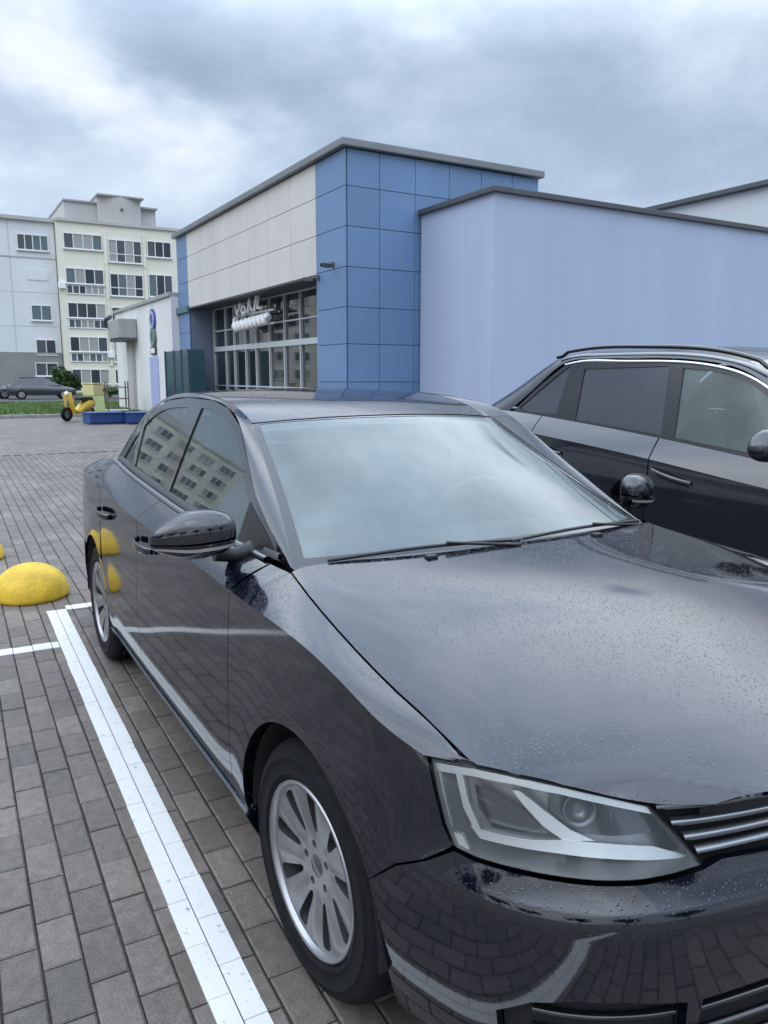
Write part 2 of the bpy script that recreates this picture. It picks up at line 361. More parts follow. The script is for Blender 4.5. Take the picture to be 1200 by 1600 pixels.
# ---- block paving. Courses run along the painted bay line (nearly parallel to the sedan)
G_ANG = radians(-1.25); G_O = Vector((0.0, -1.038, 0.0)); G_E = Vector((cos(G_ANG), sin(G_ANG), 0)); G_N = Vector((-sin(G_ANG), cos(G_ANG), 0))
def gp(a, b, z=0.0): p = G_O+G_E*a+G_N*b; return Vector((p.x, p.y, z))
PL, PW, JO = 0.20, 0.10, 0.0027      # block length, width, half joint
def paver_material(far):
    mt, N, L, b = nodes_of('paving_far' if far else 'paver_concrete')
    tc = N.new('ShaderNodeTexCoord'); geo = N.new('ShaderNodeNewGeometry')
    ramp = N.new('ShaderNodeValToRGB'); r = ramp.color_ramp
    r.elements[0].position = 0.0; r.elements[0].color = (0.105, 0.090, 0.079, 1); r.elements[1].position = 1.0; r.elements[1].color = (0.170, 0.145, 0.122, 1)
    e = r.elements.new(0.35); e.color = (0.136, 0.114, 0.095, 1); e = r.elements.new(0.7); e.color = (0.146, 0.117, 0.103, 1)
    if far:
        mp = N.new('ShaderNodeMapping'); mp.inputs['Rotation'].default_value = (0, 0, -G_ANG); mp.inputs['Location'].default_value = (0, 1.038, 0)
        L.new(tc.outputs['Object'], mp.inputs[0])
        bt = N.new('ShaderNodeTexBrick'); bt.offset = 0.5; bt.inputs['Scale'].default_value = 1.0; bt.inputs['Brick Width'].default_value = PL; bt.inputs['Row Height'].default_value = PW
        bt.inputs['Mortar Size'].default_value = 0.006; bt.inputs['Mortar Smooth'].default_value = 0.2; bt.inputs['Color1'].default_value = (0, 0, 0, 1); bt.inputs['Color2'].default_value = (1, 1, 1, 1); bt.inputs['Mortar'].default_value = (0.4, 0.4, 0.4, 1)
        L.new(mp.outputs[0], bt.inputs['Vector']); L.new(bt.outputs['Color'], ramp.inputs[0])
        base = N.new('ShaderNodeMix'); base.data_type = 'RGBA'; L.new(bt.outputs['Fac'], base.inputs[0]); L.new(ramp.outputs[0], base.inputs[6]); base.inputs[7].default_value = (0.055, 0.047, 0.040, 1)
        cout = base.outputs[2]
    else:
        at = N.new('ShaderNodeAttribute'); at.attribute_name = 'tint'; oi = N.new('ShaderNodeObjectInfo')
        lt = N.new('ShaderNodeMath'); lt.operation = 'LESS_THAN'; lt.inputs[1].default_value = 0.0; L.new(at.outputs['Fac'], lt.inputs[0])
        mx = N.new('ShaderNodeMix'); mx.data_type = 'FLOAT'; L.new(lt.outputs[0], mx.inputs[0]); L.new(at.outputs['Fac'], mx.inputs[2]); L.new(oi.outputs['Random'], mx.inputs[3])
        L.new(mx.outputs[0], ramp.inputs[0]); cout = ramp.outputs[0]
    # grime in large soft patches, fine aggregate speckle
    n1 = N.new('ShaderNodeTexNoise'); n1.inputs['Scale'].default_value = 1.1; n1.inputs['Detail'].default_value = 6; L.new(geo.outputs['Position'], n1.inputs['Vector'])
    n2 = N.new('ShaderNodeTexNoise'); n2.inputs['Scale'].default_value = 190; n2.inputs['Detail'].default_value = 3; L.new(geo.outputs['Position'], n2.inputs['Vector'])
    n3 = N.new('ShaderNodeTexNoise'); n3.inputs['Scale'].default_value = 28; n3.inputs['Detail'].default_value = 6; L.new(geo.outputs['Position'], n3.inputs['Vector'])
    def scaled(n, lo, hi, a=0.3, c=0.7):
        q = N.new('ShaderNodeMapRange'); q.inputs[1].default_value = a; q.inputs[2].default_value = c; q.inputs[3].default_value = lo; q.inputs[4].default_value = hi; L.new(n.outputs[0], q.inputs[0]); return q.outputs[0]
    mul = None
    for q in (scaled(n1, 0.78, 1.2), scaled(n2, 0.72, 1.28), scaled(n3, 0.82, 1.16)):
        if mul is None: mul = q
        else:
            k = N.new('ShaderNodeMath'); k.operation = 'MULTIPLY'; L.new(mul, k.inputs[0]); L.new(q, k.inputs[1]); mul = k.outputs[0]
    vm = N.new('ShaderNodeVectorMath'); vm.operation = 'SCALE'; L.new(cout, vm.inputs[0]); L.new(mul, vm.inputs['Scale'])
    L.new(vm.outputs[0], b.inputs['Base Color']); b.inputs['Roughness'].default_value = 0.54 if far else 0.62; b.inputs['Specular IOR Level'].default_value = 0.45
    bp = N.new('ShaderNodeBump'); bp.inputs['Strength'].default_value = 0.35; bp.inputs['Distance'].default_value = 0.004; L.new(n2.outputs[0], bp.inputs['Height'])
    bp2 = N.new('ShaderNodeBump'); bp2.inputs['Strength'].default_value = 0.3; bp2.inputs['Distance'].default_value = 0.006; L.new(n3.outputs[0], bp2.inputs['Height']); L.new(bp.outputs[0], bp2.inputs['Normal'])
    L.new(bp2.outputs[0], b.inputs['Normal'])
    return mt
M_paver = paver_material(False); M_pavfar = paver_material(True)
M_sand = mat('joint_sand', (0.058, 0.049, 0.041), 0.95, var=0.3, vscale=30)
A0, A1, B0, B1 = -15.0, 2.4, -4.6, 4.4       # the part of the paving laid block by block
A0 = math.floor(A0/PL)*PL
bed = MB()
bed.add([gp(A0, B0, -0.014), gp(A1, B0, -0.014), gp(A1, B1, -0.014), gp(A0, B1, -0.014)], [(0, 1, 2, 3)])
pavement = tag(bed.build('pavement', M_sand), kind='structure')
far = MB()
for a0, a1, b0, b1 in ((-29.5, A0, -40, 60), (A0, 30, -40, B0), (A0, 30, B1, 60), (A1, 30, B0, B1)):
    far.add([gp(a0, b0, -0.002), gp(a1, b0, -0.002), gp(a1, b1, -0.002), gp(a0, b1, -0.002)], [(0, 1, 2, 3)])
far.build('paving_sheet', M_pavfar, pavement)['kind'] = 'stuff'

# painted markings, in paving coordinates (a along the course, b across it)
LINES = [('parking_line', (-3.72, 3.0, -0.058, 0.060)),            # long line beside the sedan
         ('parking_line', (-3.80, -3.70, 0.064, 5.2)),             # cross line behind the sedan
         ('parking_line', (-3.06, -2.955, -6.0, -0.062)),          # cross line of the neighbouring bay
         ('parking_line', (-3.06, 3.0, -2.66, -2.55))]             # next long line to the left
def bevel_block(a0, a1, b0, b1, z=0.0, c=0.0045, tilt=(0, 0)):
    # rounded-edge block top: flat face, chamfer ring, short sides
    ca, cb = (a0+a1)/2, (b0+b1)/2
    def q(a, b, zz): return gp(a, b, z+zz+tilt[0]*(a-ca)+tilt[1]*(b-cb))
    vs = []
    for d, zz in ((c, 0.0), (0.0, -0.0035), (0.0, -0.02)):
        vs += [q(a0+d, b0+d, zz), q(a1-d, b0+d, zz), q(a1-d, b1-d, zz), q(a0+d, b1-d, zz)]
    fs = [(0, 1, 2, 3)]
    for r in (0, 4):
        for i in range(4): j = (i+1) % 4; fs.append((r+i, r+4+i, r+4+j, r+j))
    return vs, fs
def vis_size(p):
    d = p-CAM_LOC; z = d.dot(CF)
    if z < 0.3: return 0
    px = 600+CAM_F*d.dot(CR)/z; py = 800-CAM_F*d.dot(CU)/z
    if not (-60 < px < 1260 and py < 1690): return 0
    if px > 620: return 0                       # hidden under the sedan
    return 1/(z*z)*(CAM_LOC.z/d.length)
blocks = []
rows = int((B1-B0)/PW); b_start = math.floor(B0/PW)*PW
for r in range(rows+1):
    b0 = b_start+r*PW; off = (PL/2 if (round(b0/PW) % 2) else 0.0)+0.03
    k = int((A1-A0)/PL)+1
    for i in range(k):
        blocks.append((A0+i*PL+off, b0))
rng = random.Random(3)
info = []
for a, b in blocks:
    painted = any(a+PL > l[1][0] and a < l[1][1] and b+PW > l[1][2] and b < l[1][3] for l in LINES)
    dz = rng.uniform(-0.0022, 0.0012) if not painted else rng.uniform(-0.0006, 0.0004)
    tl = (0, 0) if painted else (rng.uniform(-0.012, 0.012), rng.uniform(-0.018, 0.018))
    info.append((vis_size(gp(a+PL/2, b+PW/2)), a, b, dz, tl, painted))
info.sort(key=lambda t: -t[0])
variants = []
for k in range(6):
    rr = random.Random(k+40)
    ja, jb = rr.uniform(-0.0012, 0.0012), rr.uniform(-0.001, 0.001)
    bm_ = MB(); vs, fs = bevel_block(-PL/2+JO+ja, PL/2-JO+ja, -PW/2+JO+jb, PW/2-JO+jb, c=0.0045+0.001*rr.random())
    o0 = gp(0, 0); bm_.add([Vector((p.x-o0.x, p.y-o0.y, p.z)) for p in vs], fs)
    me = bpy.data.meshes.new('paver'); me.from_pydata(bm_.v, [], bm_.f); me.materials.append(M_paver)
    at = me.attributes.new('tint', 'FLOAT', 'FACE'); at.data.foreach_set('value', [-1.0]*len(bm_.f)); variants.append(me)
for n, (_, a, b, dz, tl, painted) in enumerate(info[:300]):
    o = bpy.data.objects.new('paver', variants[n % 6]); COL.objects.link(o); o.parent = pavement
    o.location = gp(a+PL/2, b+PW/2, dz); o.rotation_euler = (tl[1]*0.5, -tl[0]*0.5, rng.uniform(-0.006, 0.006) if not painted else 0)
fld = MB(); tints = []
for _, a, b, dz, tl, painted in info[300:]:
    vs, fs = bevel_block(a+JO, a+PL-JO, b+JO, b+PW-JO, dz, tilt=(tl[0]*0.6, tl[1]*0.6)); fld.add(vs, fs); tints += [rng.random()]*len(fs)
pf = fld.build('paver_field', M_paver, pavement, recalc=False); pf['kind'] = 'stuff'
at = pf.data.attributes.new('tint', 'FLOAT', 'FACE'); at.data.foreach_set('value', tints)

# paint lies on the blocks and breaks at their joints; worn where the joints and the tyres are
def line_paint():
    mt, N, L, b = nodes_of('line_paint')
    geo = N.new('ShaderNodeNewGeometry')
    n = N.new('ShaderNodeTexNoise'); n.inputs['Scale'].default_value = 34; n.inputs['Detail'].default_value = 8; n.inputs['Roughness'].default_value = 0.65; L.new(geo.outputs['Position'], n.inputs['Vector'])
    r = N.new('ShaderNodeValToRGB'); r.color_ramp.elements[0].position = 0.30; r.color_ramp.elements[0].color = (0.30, 0.28, 0.27, 1); r.color_ramp.elements[1].position = 0.40; r.color_ramp.elements[1].color = (0.70, 0.70, 0.69, 1)
    L.new(n.outputs[0], r.inputs[0])
    n2 = N.new('ShaderNodeTexNoise'); n2.inputs['Scale'].default_value = 6; n2.inputs['Detail'].default_value = 4; L.new(geo.outputs['Position'], n2.inputs['Vector'])
    m2 = N.new('ShaderNodeMix'); m2.data_type = 'RGBA'; m2.blend_type = 'MULTIPLY'; m2.inputs[0].default_value = 0.35; L.new(r.outputs[0], m2.inputs[6])
    r2 = N.new('ShaderNodeValToRGB'); r2.color_ramp.elements[0].color = (0.55, 0.54, 0.52, 1); r2.color_ramp.elements[1].color = (1, 1, 1, 1); L.new(n2.outputs[0], r2.inputs[0]); L.new(r2.outputs[0], m2.inputs[7])
    L.new(m2.outputs[2], b.inputs['Base Color']); b.inputs['Roughness'].default_value = 0.6
    bp = N.new('ShaderNodeBump'); bp.inputs['Strength'].default_value = 0.3; bp.inputs['Distance'].default_value = 0.004; L.new(n.outputs[0], bp.inputs['Height']); L.new(bp.outputs[0], b.inputs['Normal'])
    return mt
M_line = line_paint()
for nm, (la0, la1, lb0, lb1) in LINES:
    lm = MB()
    for _, a, b, dz, tl, painted in info:
        if not painted: continue
        ja = JO-0.0022+rng.uniform(0, 0.001); jb = JO-0.0010
        a0 = max(a+ja, la0+rng.uniform(-0.004, 0.004)); a1 = min(a+PL-ja, la1+rng.uniform(-0.004, 0.004)); b0 = max(b+jb, lb0+rng.uniform(-0.0012, 0.0012)); b1 = min(b+PW-jb, lb1+rng.uniform(-0.0012, 0.0012))
        if a1-a0 < 0.006 or b1-b0 < 0.006: continue
        z = dz+0.0022; lm.add([gp(a0, b0, z), gp(a1, b0, z), gp(a1, b1, z), gp(a0, b1, z), gp(a0, b0, dz-0.004), gp(a1, b0, dz-0.004), gp(a1, b1, dz-0.004), gp(a0, b1, dz-0.004)],
                                 [(0, 1, 2, 3), (0, 4, 5, 1), (1, 5, 6, 2), (2, 6, 7, 3), (3, 7, 4, 0)])
    # beyond the hand-laid field the line is one sheet
    if lb1 > B1: lm.add([gp(la0, B1, 0.003), gp(la1, B1, 0.003), gp(la1, lb1, 0.003), gp(la0, lb1, 0.003)], [(0, 1, 2, 3)])
    if lb0 < B0: lm.add([gp(la0, lb0, 0.003), gp(la1, lb0, 0.003), gp(la1, B0, 0.003), gp(la0, B0, 0.003)], [(0, 1, 2, 3)])
    tag(lm.build(nm, M_line), kind='structure')

# ---- kerb, lawn, road before the flats
M_kerb = mat('kerb_concrete', (0.27, 0.26, 0.25), 0.85, var=0.2, vscale=4, bump=0.3, bscale=30)
kb = MB()
for i in range(60): kb.bbox(-29.78, -29.55, -24+i*1.0, -23.008+i*1.0, -0.05, 0.12, 0.012)
tag(kb.build('kerb', M_kerb), kind='structure')
M_soil = mat('lawn_soil', (0.075, 0.11, 0.035), 0.95, var=0.4, vscale=1.2, bump=0.5, bscale=25)
tag(MB().box(-46, -29.8, -45, 60, -0.06, 0.07).build('lawn', M_soil), kind='structure')
M_grass = mat('grass_blades', (0.085, 0.15, 0.035), 0.8, var=0.45, vscale=0.8)
gm = MB(); rg = random.Random(11)
for i in range(26000):
    x = rg.uniform(-45.9, -29.85); y = rg.uniform(-8, 14); h = rg.uniform(0.05, 0.13); w = rg.uniform(0.015, 0.03); t = rg.uniform(0, pi)
    dx, dy = cos(t)*w, sin(t)*w
    gm.add([(x-dx, y-dy, 0.065), (x+dx, y+dy, 0.065), (x+rg.uniform(-.04, .04), y+rg.uniform(-.04, .04), 0.07+h)], [(0, 1, 2)])
tag(gm.build('grass', M_grass, recalc=False), 'short mown green lawn beyond the paved car park', 'grass', kind='stuff')
M_asph = mat('asphalt', (0.06, 0.06, 0.062), 0.9, var=0.2, vscale=0.6, bump=0.3, bscale=60)
tag(MB().box(-66, -46.02, -60, 60, -0.08, -0.02).build('road', M_asph), kind='structure')
tag(MB().box(-74, -66.02, -60, 60, -0.08, 0.06).build('verge', M_soil), kind='structure')

# ================================================================== BUILDINGS
M_blueL = mat('blue_cassette', (0.13, 0.215, 0.37), 0.42, var=0.06, vscale=0.9, spec=0.5, orand=0.06, stretch=(1, 1, .4))
M_blueT = mat('blue_cassette_trim', (0.11, 0.19, 0.38), 0.5)
M_beige = mat('beige_cassette', (0.56, 0.53, 0.50), 0.55, var=0.05, vscale=0.9, orand=0.025, stretch=(1, 1, .4))
M_cap = mat('grey_parapet_metal', (0.20, 0.21, 0.22), 0.5, metal=0.3, var=0.1, vscale=1.5)
M_capd = mat('dark_parapet_metal', (0.085, 0.09, 0.10), 0.55, metal=0.3)
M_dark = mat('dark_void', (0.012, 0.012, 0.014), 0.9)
M_lav = mat('lavender_render', (0.37, 0.43, 0.565), 0.9, var=0.045, vscale=1.1, bump=0.2, bscale=45, stretch=(1, 1, 0.16))
M_wall = mat('store_wall', (0.16, 0.19, 0.26), 0.85, var=0.08, vscale=1)
M_alu = mat('aluminium_frame', (0.55, 0.58, 0.60), 0.45, metal=0.2)
M_white = mat('white_plastic', (0.78, 0.78, 0.78), 0.5)
M_shopglass = mat('shop_glass', (0.018, 0.026, 0.03), 0.03, ior=1.9, spec=0.6)
M_teal = mat('teal_glass_panel', (0.03, 0.085, 0.10), 0.12, ior=1.6, var=0.2, vscale=1)
XF, YF = -13.765, 6.364                 # corner of the store
XL, XB0, XB1 = -26.63, -25.38, -15.22   # left end, beige field
ZJ = [0.55, 1.39, 2.209, 2.989, 3.823, 4.65, 5.46, 6.20]
store = thing('store_building', 'blue and beige panelled store with glazed front behind the sedan', 'building', (-20, 9, 0))
core = MB(); core.box(XL+0.05, XF-0.05, YF+1.3, 11.55, 0, 6.15); core.box(XB1+0.02, XF-0.05, YF+0.05, YF+1.32, 0, 6.15); core.box(XL+0.05, XB0-0.02, YF+0.05, YF+1.32, 0, 6.15)
core.box(XB0-0.02, XB1+0.02, YF+0.05, YF+1.32, 3.87, 6.15)
core.build('wall', M_wall, store)
def cassette(x0, x1, y0, y1, z0, z1, face, mt):
    # flat tray panel standing 4 cm off the wall with a narrow joint all round; face 'y': looks to -Y, 'x': looks to +X
    j = 0.006; mb = MB()
    if face == 'y': mb.bbox(x0+j, x1-j, YF, YF+0.03, z0+j, z1-j, 0.006)
    else: mb.bbox(XF-0.03, XF, y0+j, y1-j, z0+j, z1-j, 0.006)
    mb.build('cladding_panel', mt, store)
for i in range(3):
    zz = [3.80, 4.65, 5.46, 6.20]
    for k in range(7): cassette(lerp(XB0, XB1, k/7), lerp(XB0, XB1, (k+1)/7), 0, 0, zz[i], zz[i+1], 'y', M_beige)
for i in range(7):
    cassette(XB1, XF-0.0, 0, 0, ZJ[i], ZJ[i+1], 'y', M_blueL)
    cassette(XL, XB0, 0, 0, ZJ[i], ZJ[i+1], 'y', M_blueL)
    ys = [YF+0.046, 7.195, 8.10, 9.0, 9.9, 10.8, 11.6]
    for k in range(6): cassette(0, 0, ys[k], ys[k+1], ZJ[i], ZJ[i+1], 'x', M_blueL)
pl = MB(); pl.box(XB1, XF+0.02, YF-0.02, YF+0.05, 0, 0.54); pl.box(XF-0.045, XF+0.02, YF+0.05, 11.6, 0, 0.54); pl.box(XL, XB0, YF-0.02, YF+0.05, 0, 0.54); pl.build('plinth', M_cap, store)
cp = MB(); cp.bbox(XL-0.12, XF+0.13, YF-0.13, 11.68, 6.215, 6.37, 0.02); cp.build('parapet_cap', M_cap, store)
sf = MB(); sf.box(XB0, XB1, YF+0.002, YF+0.9, 3.76, 3.795); sf.build('soffit', M_capd, store)
# glazed front, set back under the beige field
YG = YF+0.85
MULX = [XB0+0.05, -24.1, -23.25, -22.2, -21.3, -20.2, -19.1, -18.0, -16.9, -16.0, XB1-0.02]
MULZ = [0.12, 1.2, 2.42, 3.02, 3.75]
for k in range(len(MULX)-1):
    for q in range(len(MULZ)-1):
        if q == 0 and k < 3: pass
        MB().box(MULX[k]+0.03, MULX[k+1]-0.03, YG+0.02, YG+0.035, MULZ[q]+0.03, MULZ[q+1]-0.03).build('window_pane', M_shopglass, store)
for x in MULX: MB().bbox(x-0.026, x+0.026, YG-0.05, YG+0.05, 0.1, 3.76, 0.008).build('mullion', M_alu, store)
for z in MULZ:
    h = 0.08 if z == 2.42 else 0.022
    MB().bbox(MULX[0], MULX[-1], YG-0.06 if z == 2.42 else YG-0.04, YG+0.045, z-h, z+h, 0.008).build('transom', M_alu, store)
MB().box(XB0, XB1, YG-0.3, YG+0.2, 0, 0.10).build('sill', M_cap, store)
# teal glazed lobby at the left end
lob = MB(); lob.bbox(XL+0.02, -23.75, YF-0.55, YF-0.02, 0.05, 2.36, 0.01); lob.build('entrance_lobby', M_teal, store)
for x in (XL+0.02, -25.5, -24.6, -23.78): MB().bbox(x-0.03, x+0.03, YF-0.585, YF-0.54, 0.05, 2.38, 0.006).build('lobby_frame', M_capd, store)
MB().bbox(XL-0.1, XB0+0.05, YF-0.09, YF-0.01, 3.66, 3.88, 0.01).build('teal_band', mat('teal_band', (0.07, 0.16, 0.19), 0.5), store)

# white script sign on the glazing (two lines of looping letters)
sg = thing('shop_sign', 'white two-line script sign on the glazed front of the store', 'sign', (-20.3, YF+0.4, 2.9))
def stroke(pts, r): return MB().tube([(x, YF+0.42, z) for x, z in pts], r, 8)
# upper line: a few slanted letters; lower line: one connected bold script band
for pts, r in (([(-21.9, 3.62), (-21.75, 3.32), (-21.45, 3.68)], .045), ([(-21.2+.16*cos(a), 3.46+.11*sin(a)) for a in [k*pi/7 for k in range(15)]], .045), ([(-20.85, 3.36), (-20.7, 3.72), (-20.58, 3.76), (-20.62, 3.50), (-20.45, 3.38)], .045),
               ([(-20.3, 3.38), (-20.05, 3.86), (-19.92, 3.80), (-20.02, 3.42), (-19.75, 3.42)], .055)): stroke(pts, r).build('letter', M_white, sg)
band = []
for i in range(85):
    t = i/84; band.append((lerp(-22.05, -19.25, t), 3.0+.10*t+.085*sin(t*2*pi*8.5)))
stroke(band, .10).build('letter_band', M_white, sg)
stroke([(-22.05, 2.98), (-22.0, 3.22), (-21.85, 3.25)], .07).build('letter', M_white, sg)
MB().bbox(-22.1, -19.1, YF+0.50, YF+0.56, 2.94, 3.0, 0.01).bbox(-22.1, -19.1, YF+0.50, YF+0.56, 3.3, 3.36, 0.01).build('support_rail', M_alu, sg)

def cctv(loc, label, rz):
    t = lthing('security_camera', label, 'camera', loc, rz, 'security cameras on the blue corner')
    MB().bbox(-0.06, 0.06, -0.03, 0.0, -0.06, 0.06, 0.01).build('wall_plate', M_capd, t)
    MB().tube([(0, -0.02, 0), (0, -0.15, 0.0), (0, -0.2, -0.03)], 0.018, 8).build('bracket', M_capd, t)
    b = MB(); b.bbox(-0.045, 0.045, -0.36, -0.12, -0.08, 0.01, 0.015); b = b.build('housing', M_capd, t)
    MB().lathe([(0.0, 0.0), (0.03, 0.0), (0.03, 0.012), (0.0, 0.012)], Matrix.Translation((0, -0.37, -0.035)) @ Matrix.Rotation(pi/2, 4, 'X'), 16).build('lens', M_dark, b)
cctv((-15.1, YF-0.005, 3.72), 'dark security camera at the edge between blue pillar and glazing', radians(-25))
cctv((-14.35, YF-0.005, 3.92), 'security camera higher up in the middle of the blue pillar', radians(20))

annex = thing('store_annex', 'plain lavender rendered annex with dark roof edge behind the cars', 'building', (-12, 12, 0))
MB().box(-13.70, -11.095, 8.225, 19.5, 0, 5.02).build('wall', M_lav, annex)
MB().bbox(-13.72, -11.0, 8.13, 19.55, 5.021, 5.13, 0.015).build('roof_edge', M_capd, annex)
hall = thing('hall_building', 'pale grey hall with dark roof edge rising behind the lavender annex', 'building', (-18, 25, 0))
M_hall = mat('pale_hall_wall', (0.52, 0.55, 0.58), 0.7, var=0.06, vscale=0.5)
MB().box(-30, -11.0, 19.7, 34, 0, 6.9).build('wall', M_hall, hall)
MB().bbox(-30.2, -10.8, 19.5, 34.2, 6.901, 7.05, 0.02).build('roof_edge', M_capd, hall)

# white kiosk-like building in line with the store front
M_wht = mat('white_render', (0.66, 0.655, 0.65), 0.85, var=0.08, vscale=1.2, stretch=(1, 1, 0.25))
M_lilac = mat('lilac_door', (0.36, 0.40, 0.62), 0.6)
M_grey = mat('grey_metal_sheet', (0.32, 0.32, 0.32), 0.6, var=0.15, vscale=3)
kio = thing('white_building', 'small white rendered building with lilac door left of the store', 'building', (-31, 9, 0))
MB().box(-36.2, XL-0.03, 6.10, 14, 0, 4.28).build('wall', M_wht, kio)
MB().bbox(-36.3, XL-0.02, 6.02, 14.1, 4.281, 4.42, 0.02).build('roof_edge', M_grey, kio)
MB().bbox(-29.9, -28.7, 6.05, 6.14, 0.02, 2.25, 0.015).build('door', M_lilac, kio)
ac = MB(); ac.bbox(-34.0, -31.9, 5.35, 6.08, 3.05, 3.82, 0.03); ac.build('canopy_box', M_grey, kio)
MB().box(-34.0, -31.9, 5.4, 6.08, 2.95, 3.04).build('canopy_underside', M_capd, kio)
MB().bbox(-33.4, -32.5, 5.95, 6.13, 0, 2.95, 0.02).build('pillar', mat('pillar_grey_render', (0.42, 0.41, 0.41), 0.85), kio)  # pillar render is a darker grey than the white wall
MB().tube([(-35.9, 6.0, 3.5), (-35.7, 5.6, 3.75), (-35.2, 5.5, 3.95), (-34.6, 5.6, 4.05)], 0.09, 8).build('awning_arm', M_capd, kio)
def roundsign(x, z, r, mt, label, rim):
    t = thing('round_sign', label, 'sign', (x, 6.08, z))
    M4 = Matrix.Translation((x, 6.09, z)) @ Matrix.Rotation(pi/2, 4, 'X')
    d = MB().lathe([(0, 0), (r, 0), (r, 0.06), (0, 0.06)], M4, 28, smooth=False).build('disc', mt, t)
    MB().lathe([(r*0.55, 0.061), (r*0.8, 0.061), (r*0.8, 0.075), (r*0.55, 0.075)], M4, 28, smooth=False, close=True).build('ring_mark', rim, t)
roundsign(-29.2, 3.62, 0.40, mat('sign_blue', (0.06, 0.08, 0.30), 0.5), 'round blue sign high on the white wall', mat('sign_pale', (0.45, 0.48, 0.62), 0.5))
roundsign(-29.2, 2.98, 0.40, mat('sign_green', (0.10, 0.16, 0.14), 0.5), 'round grey-green sign under the blue one on the white wall', mat('sign_mid', (0.2, 0.28, 0.25), 0.5))
t = thing('wall_notice', 'small white framed notice above the lilac door', 'notice', (-29.2, 6.08, 2.3))
MB().bbox(-29.6, -28.85, 6.03, 6.09, 2.33, 2.62, 0.01).build('frame', M_capd, t); MB().box(-29.5, -28.95, 6.02, 6.028, 2.38, 2.57).build('sheet', M_white, t)

# ---- apartment blocks
M_cream = mat('cream_render', (0.72, 0.68, 0.58), 0.9, var=0.05, vscale=0.3)
M_panel = mat('pale_panel_wall', (0.64, 0.64, 0.66), 0.9, var=0.06, vscale=0.3)
M_base = mat('grey_base_brick', (0.24, 0.235, 0.24), 0.9, var=0.1, vscale=0.8)
M_attic = mat('greige_attic_render', (0.44, 0.42, 0.41), 0.9, var=0.06, vscale=0.3)
M_frame = mat('white_window_frame', (0.72, 0.72, 0.72), 0.5)
M_rail = mat('brown_grey_railing', (0.20, 0.17, 0.16), 0.7, var=0.2, vscale=2)
M_pane = [mat('window_pane_a', (0.02, 0.025, 0.035), 0.06, ior=1.6), mat('window_pane_b', (0.06, 0.07, 0.08), 0.1, ior=1.6), mat('window_pane_c', (0.10, 0.13, 0.14), 0.15, ior=1.6), mat('curtained_pane', (0.32, 0.31, 0.30), 0.3, ior=1.5)]
rw = random.Random(21)
def win(parent, X, y0, y1, z0, z1, n, name='window', mx=0.07, sill=True, low=0.0):
    """Glazed opening facing +X: frame with n lights, each light a pane of its own; low > 0 adds a lower band of that height."""
    fm = MB(); d = 0.10
    fm.box(X, X+d, y0, y0+mx, z0, z1); fm.box(X, X+d, y1-mx, y1, z0, z1); fm.box(X, X+d, y0+mx, y1-mx, z1-mx, z1); fm.box(X, X+d, y0+mx, y1-mx, z0, z0+mx)
    for k in range(1, n):
        y = lerp(y0, y1, k/n); fm.box(X, X+d-0.01, y-mx*0.5, y+mx*0.5, z0+mx, z1-mx)
    if low > 0: fm.box(X, X+d-0.02, y0+mx, y1-mx, z0+low-mx*0.5, z0+low+mx*0.5)
    if sill: fm.box(X, X+0.22, y0-0.06, y1+0.06, z0-0.07, z0-0.002)
    f = fm.build(name, M_frame, parent)
    for k in range(n):
        a, b = lerp(y0, y1, k/n)+mx*0.5, lerp(y0, y1, (k+1)/n)-mx*0.5
        MB().box(X+0.01, X+0.04, a, b, z0+mx, z1-mx).build('pane', rw.choice(M_pane), f)
flats = thing('apartment_block', 'cream and grey six-storey apartment block with stepped attic at far left', 'building', (-82, 8, 0))
XA = -76.0
MB().box(XA-14, XA, -14, 9.35, 3.6, 14.9).build('wall', M_panel, flats)
MB().box(XA-14, XA+0.15, -14, 9.35, -0.1, 3.59).build('base_wall', M_base, flats)
MB().box(XA-14.2, XA+0.3, -14.2, 9.4, 14.901, 15.2).build('cornice', M_attic, flats)
MB().box(XA-14, XA+0.8, 9.42, 20.4, -0.1, 15.0).build('wall', M_cream, flats)
MB().box(XA-14.1, XA+1.0, 9.36, 20.5, 15.001, 15.25).build('cornice', M_attic, flats)
MB().box(XA-12, XA-0.5, 10.4, 13.3, 15.251, 17.0).build('attic', M_attic, flats)
at = MB(); arc = [(XA-10, 13.2)]+[(XA-0.2+0.8*sin(pi*k/10), 13.2+3.9*k/10) for k in range(11)]+[(XA-10, 17.1)]
at.prism(arc, lambda a, b, d: (a, b, d), 14.95, 17.6); at.build('attic', M_attic, flats)
MB().box(XA-12, XA-0.8, 17.15, 18.6, 15.252, 17.0).build('attic', M_attic, flats)
for (a, b, z) in ((10.3, 13.4, 17.001), (13.1, 17.25, 17.601), (17.2, 18.7, 17.002)): MB().box(XA-12.2, XA-0.3+(0.9 if z > 17.5 else 0), a, b, z, z+0.14).build('attic_cap', M_grey, flats)
MB().lathe([(0, 0), (0.13, 0), (0.13, 0.1), (0, 0.1)], Matrix.Translation((XA+0.58, 15.2, 16.5)) @ Matrix.Rotation(pi/2, 4, 'Y'), 16, smooth=False).build('vent', M_capd, flats)
XC = XA+0.8
